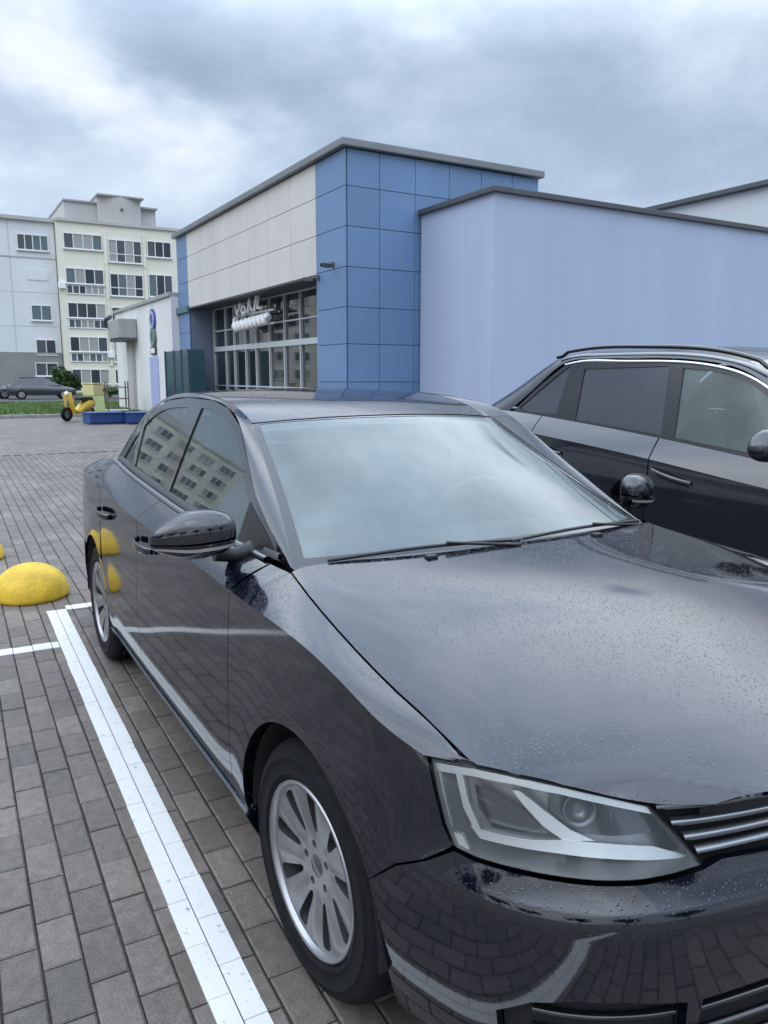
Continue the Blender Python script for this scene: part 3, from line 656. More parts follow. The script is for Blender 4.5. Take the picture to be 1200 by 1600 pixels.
for i, zt in enumerate((14.05, 11.05, 8.05, 5.05, 2.15)):
    lo = zt-1.35
    win(flats, XC, 9.95, 13.25, lo, zt, 4, 'loggia_window')
    if i in (1, 2, 3):
        win(flats, XC, 9.95, 13.25, lo-0.92, lo-0.10, 6, 'loggia_railing', mx=.09, sill=False)
    if i < 4:
        win(flats, XC, 13.75, 16.75, zt-2.25, zt-0.25, 4, 'loggia_window', low=0.75)
        win(flats, XC, 17.25, 19.5, lo-0.2-(0.6 if i == 1 else 0), zt-0.1, 3, 'loggia_window')
        for y in (13.5, 17.0): MB().box(XC+0.001, XC+0.12, y-0.13, y+0.13, zt-2.6, zt+0.35).build('pilaster', M_cream, flats)
    else:
        win(flats, XC, 13.75, 16.75, lo, zt, 4, 'loggia_window')
for zt, y0, y1, n in ((13.75, 6.25, 8.8, 4), (7.75, 7.0, 8.7, 2), (4.75, 7.2, 8.9, 2)): win(flats, XA+0.001, y0, y1, zt-1.35, zt, n)
MB().box(XA+0.001, XA+0.06, 6.9, 8.6, 9.9, 10.8).build('blind_panel', M_panel, flats)
win(flats, XA+0.152, 7.0, 8.9, 1.5, 2.7, 2)
for zt in (13.75, 10.75, 7.75, 4.75):
    for y in (-12, -8.5, -5, -1.5, 2.2): win(flats, XA+0.001, y, y+1.7, zt-1.35, zt, 2)
MB().box(XA+0.002, XA+0.05, -14, 9.34, 11.75, 11.87).build('string_course', M_attic, flats)
M_seam = mat('wall_seam', (0.50, 0.50, 0.53), 0.9)
for z in (5.85, 8.8): MB().box(XA+0.001, XA+0.012, -14, 9.34, z, z+0.07).build('wall_seam', M_seam, flats)
for y in (-10, -6.7, -3.2, 0.5, 5.6): MB().box(XA+0.0015, XA+0.014, y-.05, y+.05, 3.7, 14.8).build('wall_seam', M_seam, flats)
for y, z in ((9.62, 9.2), (16.9, 6.0), (13.5, 3.2)): MB().bbox(XC, XC+0.35, y-.35, y+.25, z, z+.55, .03).build('air_conditioner', M_white, flats)
# neighbouring block, seen only as a reflection in the sedan's side glass
flats2 = thing('apartment_block', 'cream apartment block outside the frame mirrored in the sedan side windows', 'building', (-120, -26, 0))
MB().box(-128, -112, -41, -9, -0.1, 15).build('wall', M_cream, flats2)
MB().box(-128.2, -111.8, -41.2, -8.8, 15.001, 15.4).build('cornice', M_attic, flats2)
MB().box(-126, -114, -30, -20, 15.401, 16.8).build('attic', M_attic, flats2)
for zt in (14.0, 11.1, 8.2, 5.3, 2.6):
    for k in range(8): win(flats2, -111.999, -40+k*3.8, -37.4+k*3.8, zt-1.5, zt, 3, 'loggia_window')
flats3 = thing('apartment_block', 'long pale block outside the frame mirrored in the store glazing', 'building', (-25, -52, 0))
MB().box(-60, 12, -62, -50, -0.1, 14).build('wall', M_panel, flats3)
MB().box(-60.2, 12.2, -62.2, -49.8, 14.001, 14.4).build('cornice', M_attic, flats3)
for zt in (13.0, 10.1, 7.2, 4.3):
    for k in range(14):
        x = -58+k*5.0; fr = MB().box(x, x+2.2, -50.0, -49.9, zt-1.5, zt).build('window', M_frame, flats3)
        MB().box(x+0.1, x+1.05, -49.9, -49.88, zt-1.4, zt-0.1).build('pane', M_pane[k % 3], fr); MB().box(x+1.15, x+2.1, -49.9, -49.88, zt-1.4, zt-0.1).build('pane', M_pane[(k+1) % 3], fr)

# ---- planting
M_bark = mat('bark', (0.07, 0.055, 0.04), 0.95, var=0.3, vscale=6)
def leafmat(name, c):
    mt, N, L, b = nodes_of(name); oi = N.new('ShaderNodeNewGeometry'); r = N.new('ShaderNodeValToRGB')
    r.color_ramp.elements[0].color = (*(x*0.55 for x in c), 1); r.color_ramp.elements[1].color = (*(x*1.5 for x in c), 1)
    L.new(oi.outputs['Random Per Island'], r.inputs[0]); L.new(r.outputs[0], b.inputs['Base Color']); b.inputs['Roughness'].default_value = 0.6; return mt
M_leaf = leafmat('leaf_dark', (0.035, 0.065, 0.025)); M_leaf2 = leafmat('leaf_bush', (0.05, 0.10, 0.03))
def crown(mb, c, rx, rz, n, size, seed, clumps=14):
    rr = random.Random(seed); cl = []
    for k in range(clumps):
        v = Vector((rr.gauss(0, 1), rr.gauss(0, 1), rr.gauss(0, 1))).normalized()*rr.uniform(0.35, 0.8); cl.append((Vector((c[0]+v.x*rx, c[1]+v.y*rx, c[2]+v.z*rz)), rr.uniform(0.3, 0.5)))
    for i in range(n):
        cc, r = rr.choice(cl); v = Vector((rr.gauss(0, 1), rr.gauss(0, 1), rr.gauss(0, 1))).normalized()*(rr.random()**0.4)*r
        p = cc+Vector((v.x*rx, v.y*rx, v.z*rz*0.8)); a = Vector((rr.gauss(0, 1), rr.gauss(0, 1), rr.gauss(0, 0.6))).normalized(); b = a.orthogonal().normalized(); s = size*rr.uniform(0.6, 1.3)
        mb.add([p-a*s, p+b*s*0.5, p+a*s, p-b*s*0.5], [(0, 1, 2, 3)])
def tree(loc, label, seed, h=9):
    t = lthing('leafy_tree', label, 'tree', loc, seed*1.3, 'trees along the car park edge outside the frame')
    tr = MB().tube([(0, 0, 0), (0.05, 0, h*0.25), (0, 0.08, h*0.5), (0.05, 0, h*0.8)], [0.2, 0.16, 0.11, 0.04], 8)
    for k in range(5):
        w = k*1.3; tr.tube([(0, 0, h*(0.3+0.07*k)), (cos(w)*0.9, sin(w)*0.9, h*(0.45+0.07*k)), (cos(w)*1.7, sin(w)*1.7, h*(0.52+0.08*k))], [0.09, 0.06, 0.02], 6)
    tr.build('trunk', M_bark, t)
    cm = MB(); crown(cm, (0, 0, h*0.62), h*0.33, h*0.38, 5200, 0.2, seed, 22); cm.build('crown', M_leaf, t, recalc=False)
    return t
tr0 = tree((-17, -24, -0.1), 'tree of the row mirrored in the dark side of the sedan', 5)
for i, (x, y, rz) in enumerate(((-10.5, -23, 2.0), (-4.0, -24.5, 4.1), (2.5, -23, 0.4), (9.0, -24, 5.2), (15, -22, 3.3), (22, -14, 1.3), (24, -5, 2.9), (23, 4, 0.7))):
    c = copy_tree(tr0); c.location = (x, y, -0.1); c.rotation_euler = (0, 0, rz); c.scale = (1, 1, 0.9+0.05*(i % 4))
def bush(loc, label, r, h, seed, n=1500):
    t = lthing('round_bush', label, 'bush', loc, 0.0, 'bushes on the lawn')
    st = MB()
    for k in range(4): st.tube([(0, 0, 0), (cos(k*1.6)*r*0.3, sin(k*1.6)*r*0.3, h*0.5)], [0.04, 0.015], 5)
    st.build('stem', M_bark, t)
    cm = MB(); crown(cm, (0, 0, h*0.52), r, h*0.55, n, 0.13, seed, 10); cm.build('foliage', M_leaf2, t, recalc=False)
bush((-63.0, 7.7, -0.05), 'dark green round bush at the corner of the apartment block', 1.35, 2.4, 3, 2200)
bush((-58.0, 9.9, -0.05), 'low dark shrub right of the round bush', 0.8, 0.9, 8, 900)
bush((-58.5, 12.3, -0.05), 'low shrub beside the white building', 0.9, 0.9, 9, 900)
bush((-44.0, 0.8, 0.06), 'small shrub on the lawn at the left edge', 0.8, 1.0, 10, 1000)

# ================================================================== THE BLACK SEDAN (x forward, y left, ground below the front axle = origin)
M_black = paint('blue_black_paint', (0.0025, 0.0034, 0.0085), 0.2)
M_trim = mat('black_trim', (0.012, 0.012, 0.013), 0.45, bump=0.1, bscale=300)
M_gloss = mat('gloss_black_trim', (0.006, 0.006, 0.007), 0.12, coat=0.6)
M_rub = mat('tyre_rubber', (0.008, 0.008, 0.009), 0.8, spec=0.2, bump=0.25, bscale=160, var=0.25, vscale=20)
M_alloy = mat('alloy_silver', (0.34, 0.34, 0.35), 0.34, metal=0.85, var=0.06, vscale=12)
M_chrome = mat('chrome', (0.80, 0.82, 0.84), 0.10, metal=1.0)
M_satin = mat('satin_chrome', (0.24, 0.245, 0.26), 0.3, metal=1.0)
M_seat = mat('grey_seat_fabric', (0.17, 0.17, 0.175), 0.9, bump=0.3, bscale=200)
M_dash = mat('dashboard_plastic', (0.05, 0.05, 0.052), 0.7, bump=0.15, bscale=250)
M_wsglass = glassmat('windscreen_glass', (0.86, 0.92, 0.91), 1.72, 0.13, (0.66, 0.78, 0.79), 2.6)
M_sideglass = glassmat('side_glass', (0.62, 0.72, 0.70), 1.85, 0.06, (0.6, 0.7, 0.7), 3.0)
M_lens = glassmat('headlight_lens', (0.96, 0.97, 0.97), 1.45, 0.02, (0.8, 0.85, 0.85), 8.0)
M_liner = mat('pale_headliner', (0.55, 0.56, 0.55), 0.9)
M_barrel = mat('shaded_rim_barrel', (0.035, 0.035, 0.036), 0.6, metal=0.3)  # shade behind the spoke gaps, put into the barrel colour
M_disc = mat('brake_disc', (0.12, 0.11, 0.10), 0.5, metal=0.7)

PLAN = [(.885, 0), (.878, .18), (.85, .34), (.80, .53), (.715, .68), (.6, .775), (.45, .832), (.25, .866), (0, .881), (-.5, .888), (-1.3, .889), (-2.1, .886), (-2.65, .876), (-3.05, .855), (-3.35, .81), (-3.56, .73), (-3.69, .58), (-3.745, .35), (-3.76, 0)]
full = [(PLAN[2][0], -PLAN[2][1]), (PLAN[1][0], -PLAN[1][1])]+PLAN+[(PLAN[-2][0], -PLAN[-2][1]), (PLAN[-3][0], -PLAN[-3][1])]
uu = [0.0]
for i in range(1, len(full)): uu.append(uu[-1]+math.hypot(full[i][0]-full[i-1][0], full[i][1]-full[i-1][1]))
sh = uu[2]; uu = [q-sh for q in uu]; UMAX = uu[-3]
PX = spline(list(zip(uu, [p[0] for p in full]))); PY = spline(list(zip(uu, [p[1] for p in full])))
def ux(x):
    lo, hi = 0.0, UMAX
    for _ in range(40):
        md = (lo+hi)/2
        if PX(md) > x: lo = md
        else: hi = md
    return (lo+hi)/2
def uy(y):                                   # on the nose, by distance from the centre line
    lo, hi = 0.0, 1.2
    for _ in range(40):
        md = (lo+hi)/2
        if PY(md) < y: lo = md
        else: hi = md
    return (lo+hi)/2
PR_S = spline([(.14, .085), (.20, .055), (.26, .03), (.32, .013), (.40, .003), (.55, 0), (.70, .003), (.82, .009), (.90, .014), (.98, .02)])
PR_F = spline([(.12, .12), (.17, .07), (.23, .03), (.30, .010), (.40, .002), (.50, .002), (.55, .004), (.58, .010), (.60, .024), (.63, .042), (.66, .052), (.70, .058), (.765, .068), (.82, .085)])
PR_R = spline([(.14, .10), (.2, .06), (.3, .012), (.5, 0), (.64, .004), (.68, .02), (.75, .035), (.9, .05), (1.0, .07), (1.1, .11)])
TZ = spline([(.46, .795), (.33, .835), (.2, .870), (0, .899), (-.25, .908), (-.6, .914), (-1.0, .921), (-1.5, .931), (-2.4, .953), (-3.0, .965), (-3.6, .965)])
AX_F, AX_R, WR = 0.0, -2.651, 0.315
def belt(u, z, d=0.0):
    x0, y0 = PX(u), PY(u); e = 0.004
    tx, ty = PX(u+e)-PX(u-e), PY(u+e)-PY(u-e); L = math.hypot(tx, ty); nx, ny = ty/L, -tx/L
    wf = sstep(.30, .74, x0); wr = sstep(-3.15, -3.62, x0)
    s = PR_S(z); q = s*(1-wf-wr)+PR_F(z)*wf+PR_R(z)*wr
    q += wf*0.032*exp(-((y0-.57)/.17)**2)*sstep(.62, .78, z)
    if abs(y0) > .6:
        for ax in (AX_F, AX_R):
            r = math.hypot(x0-ax, z-WR)
            q -= 0.005*exp(-((r-.365)/.10)**2)
    q += d
    return (x0-nx*q, y0-ny*q, z)
def hit(px, py, fn, guess):
    """parameters (a, b) at which the right-hand (mirrored) surface fn lies behind photo pixel (px, py)"""
    a, b = guess
    def pr(a, b):
        p = fn(a, b); v = Vector((p[0], -p[1], p[2]))-CAM_LOC; z = v.dot(CF)
        return 600+CAM_F*v.dot(CR)/z-px, 800-CAM_F*v.dot(CU)/z-py
    for _ in range(25):
        f = pr(a, b); e = 1e-4; fa = pr(a+e, b); fb = pr(a, b+e)
        J = ((fa[0]-f[0])/e, (fb[0]-f[0])/e, (fa[1]-f[1])/e, (fb[1]-f[1])/e); D = J[0]*J[3]-J[1]*J[2]
        if abs(D) < 1e-9: break
        da = (f[0]*J[3]-f[1]*J[1])/D; db = (J[0]*f[1]-J[2]*f[0])/D; k = min(1.0, 0.12/max(abs(da), abs(db), 1e-9)); a -= da*k; b -= db*k
    return a, b
def arc(ax, r, a0, a1, n=18):                # wheel-arch points as (u, z); angles from the front, counter-clockwise over the top
    return [(ux(ax+r*cos(radians(lerp(a0, a1, i/n)))), WR+r*sin(radians(lerp(a0, a1, i/n)))) for i in range(n+1)]
def tline(x0, x1, n, dz=0.0): return [(ux(lerp(x0, x1, i/n)), TZ(lerp(x0, x1, i/n))+dz) for i in range(n+1)]

# headlight outline, taken from the photograph on to the front corner surface
HG = (ux(.6), .7)
HL_TOP = [hit(x, y, belt, HG) for x, y in ((672, 1185), (740, 1198), (805, 1212), (875, 1228), (945, 1244), (1015, 1260))]
HL_IN = [hit(x, y, belt, HG) for x, y in ((1058, 1306), (1098, 1352))]
HL_BOT = [hit(x, y, belt, HG) for x, y in ((1050, 1367), (1000, 1376), (930, 1377), (850, 1367), (790, 1354), (740, 1339), (710, 1324))]
HL_OUT = [hit(x, y, belt, HG) for x, y in ((695, 1290), (682, 1238))]
HL = HL_TOP+HL_IN+HL_BOT+HL_OUT

# hood surface
YS = spline([(-.40, .722), (-.2, .752), (.1, .770), (.3, .766), (.45, .758), (.525, .750), (.581, .703), (.631, .641), (.673, .572), (.714, .501), (.84, .30)])
ZS = spline([(-.40, .972), (-.2, .947), (.1, .893), (.3, .853), (.45, .821), (.525, .807), (.581, .801), (.631, .789), (.673, .771), (.714, .755), (.84, .748)])
YC = spline([(-.40, .69), (0, .665), (.28, .645), (.45, .62), (.6, .55), (.73, .42), (.84, .25)])
ZCR = spline([(-.40, .985), (0, .930), (.28, .882), (.45, .848), (.6, .814), (.73, .778), (.84, .757)])
ZC = spline([(-.40, 1.005), (-.25, .990), (.1, .953), (.4, .892), (.62, .836), (.76, .794), (.84, .764)])
def hood_raw(x, y):
    y = abs(y); zc, zr, yc = ZC(x), ZCR(x), YC(x)
    if y < yc: return zc-(zc-zr)*(y/yc)**2.0
    t = (y-yc)/max(.02, YS(x)-yc); return zr-(zr-ZS(x))*(0.7*t+0.3*t*t)
def hood(x, y):
    return (x, y, 0.25*hood_raw(x, y-.014)+0.5*hood_raw(x, y)+0.25*hood_raw(x, y+.014))

sedan = thing('sedan_car', 'blue-black rain-wet sedan in the foreground parked beside the white line', 'car', (-1.3, 0, 0))
# hood
hp = []
hl3 = [belt(*q) for q in HL_TOP]
front_edge = [(.838, 0), (.834, .10), (.824, .20), (.806, .30), (.772, .40)]
side_edge = [(p[0]+.004, p[1]-.004) for p in hl3[:0:-1]]
shut = [(x, YS(x)-.002) for x in (.51, .44, .36, .28, .2, .1, 0, -.1, -.2, -.3, -.365)]
rear = [(-.352, .6), (-.318, .4), (-.292, .2), (-.285, 0)]
half = front_edge+side_edge+shut+rear
poly = half+[(x, -y) for x, y in half[-2:0:-1]]
hm = MB(); panel(hm, hood, poly, 0.022, 1, orient=(0, 0, 1), rim=0.012); hm.build('hood', M_black, sedan)
# washer nozzles lie on the hood
for y in (-.33, .33):
    p = hood(-.262, y); nz = MB(); nz.bbox(p[0]-.012, p[0]+.012, y-.018, y+.018, p[2]-.003, p[2]+.008, .004); nz.build('washer_nozzle', M_trim, sedan)

A_SH = 28
shutline = [HL_BOT[-1], (ux(.47), .603), (ux(.40), .563)]
FEND = [(ux(-.466), .30), (ux(-.466), .60), (ux(-.466), TZ(-.466))]+tline(-.40, .40, 14)+[(HL_TOP[0][0]+.006, TZ(PX(HL_TOP[0][0]))+.002)]+\
       [(q[0]+.005, q[1]) for q in HL_OUT[::-1]]+[(shutline[0][0]+.005, shutline[0][1]+.001), (shutline[1][0]+.001, shutline[1][1]+.0015), (shutline[2][0], shutline[2][1]+.0015)]+arc(AX_F, .365, A_SH+.5, 184, 26)
def strip3(mb, c0, c1, sgn, crown_=0.006, n=6):
    """smooth strip between two 3-D curves with a slight crown"""
    rows = []
    for j in range(n+1):
        t = j/n; rows.append([Vector((lerp(a[0], b[0], t), sgn*lerp(a[1], b[1], t), lerp(a[2], b[2], t)+crown_*4*t*(1-t)*(1-0.4*t))) for a, b in zip(c0, c1)])
    fl = sgn < 0
    nr, nc = len(rows), len(rows[0]); ns = []
    for i in range(nr):
        for j in range(nc):
            du = rows[min(i+1, nr-1)][j]-rows[max(i-1, 0)][j]; dv = rows[i][min(j+1, nc-1)]-rows[i][max(j-1, 0)]
            n_ = du.cross(dv).normalized(); ns.append(n_ if n_.z > 0 else -n_)
    fs = []
    for i in range(nr-1):
        for j in range(nc-1):
            f = [i*nc+j, i*nc+j+1, (i+1)*nc+j+1, (i+1)*nc+j]
            v = [p for r in rows for p in r]; nn = (v[f[1]]-v[f[0]]).cross(v[f[2]]-v[f[0]])
            if nn.z < 0: f.reverse()
            fs.append(f)
    mb.add([p for r in rows for p in r], fs, True, ns); return mb
# window-ledge line (foot of the side glass)
BZ = spline([(-.36, .968), (-.6, .978), (-.9, .984), (-1.3, .992), (-1.8, 1.014), (-2.4, 1.045), (-2.8, 1.056), (-3.0, 1.045), (-3.3, 1.012), (-3.66, .96)])
BY = spline([(-.36, .742), (-.6, .757), (-.9, .764), (-1.3, .768), (-1.8, .765), (-2.4, .752), (-2.8, .730), (-3.3, .690), (-3.66, .60)])
def ledge(x): return (x, BY(x), BZ(x))
def torn(x): return belt(ux(x), TZ(x))
def xs(a, b, n): return [lerp(a, b, i/n) for i in range(n+1)]
for sgn in (-1, 1):
    fm = MB(); panel(fm, belt, FEND, 0.022, sgn)
    X = xs(-.355, .445, 40)+xs(.445, .518, 8)[1:]; A_, B_ = torn(.445), belt(*HL_TOP[1])
    strip3(fm, [torn(x) for x in X[:41]]+[tuple(lerp(A_[k], (B_[0], B_[1], B_[2]+.004)[k], i/8) for k in range(3)) for i in range(1, 9)], [(x, YS(x)+.003, ZS(x)-.001) for x in X], sgn, .006)
    X = xs(-.462, -.355, 8); strip3(fm, [torn(x) for x in X], [(x, lerp(BY(x), YS(-.355)+.003, sstep(-.462, -.355, x)), lerp(BZ(x), ZS(-.355)-.001, sstep(-.462, -.355, x))) for x in X], sgn, .006)
    fm.build('fender', M_black, sedan)
    for ax in (AX_F, AX_R):                    # wheel-house liners
        ln = MB(); ln.grid([[(ax+.36*cos(a), sgn*y, WR+.36*sin(a)) for a in [pi*(-0.02)+k*pi*1.03/24 for k in range(25)]] for y in (.86, .58)])
        ln.add([(ax+.36*cos(a), sgn*.58, max(.12, WR+.36*sin(a))) for a in [2*pi*k/24 for k in range(24)]], [tuple(range(24))])
        ln.build('wheel_liner', M_dark, sedan)

# doors: outer skin below the crease, shoulder above it
D1, D2, D3 = -.468, -1.60, -2.42
def door(x0, x1, name, sgn, rear_):
    mb = MB()
    if not rear_:
        pl_ = [(ux(x0), .30), (ux(x0), TZ(x0))]+tline(x0-.02, x1, 24)+[(ux(x1), .60), (ux(x1+.0), .30)]
        panel(mb, belt, pl_, 0.03, sgn); X = xs(x0, x1, 30)
    else:
        pl_ = [(ux(x0), .30), (ux(x0), TZ(x0))]+tline(x0-.02, x1, 18)+[(ux(x1+.01), .78), (ux(-2.35), .62)]+arc(AX_R, .385, 48, -2, 10)
        panel(mb, belt, pl_, 0.03, sgn); X = xs(x0, x1, 24)
    strip3(mb, [torn(x) for x in X], [ledge(x) for x in X], sgn, .010, 8)
    return mb.build(name, M_black, sedan)
doors = {}
for sgn in (-1, 1):
    doors[sgn, 0] = door(D1-.002, D2+.002, 'front_door', sgn, False); doors[sgn, 1] = door(D2-.002, D3+.002, 'rear_door', sgn, True)
    q = MB()
    pl_ = [(ux(D3-.003), .79), (ux(D3-.003), TZ(D3))]+tline(D3-.02, -3.50, 24)+[(ux(-3.50), .72), (ux(-3.15), .64)]+arc(AX_R, .365, 62, 130, 16)[::-1]
    pl_ = [(ux(D3-.003), .79), (ux(D3-.003), TZ(D3))]+tline(D3-.02, -3.50, 24)+[(ux(-3.50), .72), (ux(-3.1), .60)]+arc(AX_R, .365, 130, 42, 18)
    panel(q, belt, pl_, 0.03, sgn)
    X = xs(D3-.003, -3.60, 30); strip3(q, [torn(x) for x in X], [ledge(x) for x in X], sgn, .008, 8)
    q.build('quarter_panel', M_black, sedan)
    s = MB()                                   # sill with a bright upper edge
    panel(s, lambda u, z: belt(u, z, -.012*sstep(.20, .28, z)), [(ux(-.375), .175), (ux(-.375), .287)]+[(ux(x), .287) for x in xs(-.5, -2.2, 12)]+[(ux(-2.27), .287), (ux(-2.27), .175)], 0.04, sgn, rim=.04)
    s.build('sill', M_black, sedan)
    for x, dr in ((-1.42, doors[sgn, 0]), (-2.25, doors[sgn, 1])):   # door handles: bowed bar over a shallow cup
        hb = MB(); n = 14
        y0 = torn(x)[1]
        rows = []
        for i in range(n+1):
            t = i/n; xx = x+.11-.22*t; o = .012+.034*sin(pi*t)**0.5; h = .013+.004*sin(pi*t); zc = .862+.01*(t-.5)
            rows.append([(xx, sgn*(y0+o+.007*cos(a)), zc+h*sin(a)) for a in [2*pi*k/10 for k in range(10)]])
        hb.grid(rows, True, closed=True); hb.build('handle', M_black, dr)

# front bumper
BMP_TOP = [(0, .643), (uy(.15), .643), (uy(.30), .645), (uy(.40), .648)]+[(q[0], q[1]-.007) for q in [HL_IN[-1]]+HL_BOT]+[(shutline[1][0], shutline[1][1]-.003), (shutline[2][0]-.002, shutline[2][1]-.003)]
BMP = BMP_TOP+arc(AX_F, .365, A_SH, -22, 14)+[(ux(.45), .165), (ux(.65), .155), (uy(.5), .15), (uy(.25), .148), (0, .148)]
IG = (uy(.5), .36)
intake_top = [hit(x, y, belt, IG) for x, y in ((775, 1578), (830, 1566), (900, 1565), (980, 1567), (1075, 1566))]
grl = hit(1095, 1562, belt, IG)
SIDE_HOLE = intake_top+[(intake_top[-1][0], .25), (intake_top[2][0], .235), (intake_top[0][0]-.01, .255)]
CG_T = [(grl[0], grl[1]), (grl[0]*.6, grl[1]+.012), (0.0, grl[1]+.016)]
bm_ = MB()
for sgn in (-1, 1):
    cut = [p for p in BMP]
    # the half outline runs down the centre line and round the central intake
    tail = [(0, .148), (0, .215), (grl[0]*.6, .218), (grl[0]+.015, .225), (grl[0]-.005, grl[1])]+CG_T[1:]
    panel(bm_, belt, BMP[:-1]+tail, 0.022, sgn, holes=[SIDE_HOLE], rim=.025)
bumper = bm_.build('front_bumper', M_black, sedan)
ik = MB()
for sgn in (-1, 1):
    panel(ik, lambda u, z: belt(u, z, .035), [(q[0]*1.0, q[1]) for q in SIDE_HOLE], .03, sgn, rim=0)
    panel(ik, lambda u, z: belt(u, z, .045), [(0, .21), (grl[0]+.02, .22), (grl[0]+.01, grl[1]+.01), (0, grl[1]+.03)], .03, sgn, rim=0)
ik.build('intake_backing', M_dark, bumper)
def ribbon(fn, u0, u1, z0, z1, h, d, n=24, both=True, lip=.012):
    """horizontal slat following surface fn between parameters u0..u1; z runs from z0 to z1"""
    mb = MB()
    us = [lerp(u0, u1, i/n) for i in range(n+1)]
    if both: us = [-q for q in us[::-1] if q > 1e-6]+us
    rows = []
    for q in us:
        a = abs(q); z = lerp(z0, z1, (a-u0)/(u1-u0)) if u1 != u0 else z0; s = 1 if q >= 0 else -1
        prof = []
        for dz, dd in ((-h, d+lip), (-h*.7, d+.001), (0, d-.002), (h*.7, d+.001), (h, d+lip)):
            p = fn(a, z+dz, dd); prof.append((p[0], s*p[1], p[2]))
        rows.append(prof)
    mb.grid(rows, True); return mb
for k in range(3):
    ribbon(belt, 0, grl[0]-.004+.004*k, grl[1]-.035-.05*k+.016, grl[1]-.035-.05*k, .007, .012).build('intake_slat', M_gloss, bumper)
for sgn in (-1, 1):
    for k in range(2):
        r_ = ribbon(belt, intake_top[-1][0]+.01, intake_top[1][0], intake_top[-1][1]-.035-.045*k, intake_top[1][1]-.03-.04*k, .007, .016, both=False)
        if sgn < 0: r_.v = [(p[0], -p[1], p[2]) for p in r_.v]
        r_.build('intake_slat', M_gloss, bumper)
    fz = Vector(belt(intake_top[1][0]-.03, .30, .02)); fz.y *= sgn
    dirn = Vector((.80, sgn*.60, 0)).normalized(); R4 = Matrix.Translation(fz) @ dirn.to_track_quat('Z', 'Y').to_matrix().to_4x4()
    MB().lathe([(0, .0), (.02, .004), (.036, .002), (.038, -.02)], R4, 24).build('fog_lamp', M_satin, bumper)

# upper grille
gr = MB()
for sgn in (-1, 1):
    panel(gr, lambda u, z: belt(u, z, .05), [(0, .60), (HL_IN[-1][0]+.03, .61), (HL_IN[0][0]+.03, .70), (HL_TOP[-1][0]+.03, .75), (0, .775)], .03, sgn, rim=0)
grille = gr.build('grille', M_dark, sedan)
def hl_u(z):                                  # inner edge of the headlight at height z
    pts = [HL_IN[1], HL_IN[0], HL_TOP[-1]]
    for a, b in zip(pts, pts[1:]):
        if z <= b[1]: return a[0]+(b[0]-a[0])*(z-a[1])/(b[1]-a[1])
    return pts[-1][0]
for z, h in ((.736, .008), (.708, .007), (.682, .007), (.657, .0075)):
    ribbon(belt, 0, hl_u(z)-.012, z+.004, z, h, .014).build('slat', M_satin, grille)
rg_ = MB(); rg_.tube([(.872+.0, .058*cos(a), .702+.058*sin(a)) for a in [2*pi*k/32 for k in range(33)]], .006, 8)
rg_.build('emblem_ring', M_chrome, grille)
# dark strip added to stand for the shadow gap under the hood lip
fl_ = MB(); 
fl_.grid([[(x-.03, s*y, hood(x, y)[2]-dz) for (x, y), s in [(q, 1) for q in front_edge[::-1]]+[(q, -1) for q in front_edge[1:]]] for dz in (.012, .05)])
fl_.build('lip_gap_filler', M_dark, sedan)

# headlights
def HLP(pix, d, g=HG): return [hit(x, y, lambda u, z: belt(u, z, d), g) for x, y in pix]
M_hlhouse = mat('headlight_housing', (0.40, 0.41, 0.42), 0.36, metal=0.6)
M_hlref = mat('headlight_reflector', (0.85, 0.87, 0.88), 0.42, metal=0.7)
M_hlring = mat('dim_bulb_ring', (0.16, 0.17, 0.19), 0.25, metal=0.6)
M_amber = mat('white_marker_reflector', (0.75, 0.73, 0.70), 0.35)
lensfn = lambda u, z: belt(u, z, .001)
def shrink(poly, k):
    cx = sum(p[0] for p in poly)/len(poly); cy = sum(p[1] for p in poly)/len(poly); return [(cx+(p[0]-cx)*k, cy+(p[1]-cy)*k) for p in poly]
TOPBAR = [(676, 1190), (740, 1201), (805, 1214), (875, 1230), (945, 1246), (1012, 1261), (1018, 1272), (945, 1257), (875, 1241), (805, 1226), (740, 1213), (679, 1203)]
OUTBAR = [(676, 1192), (686, 1194), (712, 1318), (700, 1312), (688, 1270)]
VERT = [(711, 1203), (722, 1205), (733, 1255), (752, 1297), (742, 1298), (724, 1262)]
SWOOSH = [(735, 1290), (775, 1302), (830, 1312), (885, 1312), (950, 1318), (1020, 1322), (1082, 1338), (1020, 1344), (950, 1342), (870, 1333), (800, 1322), (750, 1310)]
DIAG = [(800, 1234), (812, 1236), (850, 1266), (890, 1296), (930, 1314), (880, 1313), (848, 1291), (818, 1258)]
TRI = [(742, 1225), (772, 1238), (815, 1262), (858, 1302), (812, 1300), (770, 1292), (748, 1262)]
PROJ = [(862, 1232), (925, 1246), (1010, 1268), (1022, 1300), (960, 1306), (895, 1300), (858, 1270)]
MARK = [(698, 1297), (722, 1304), (734, 1328), (708, 1320)]
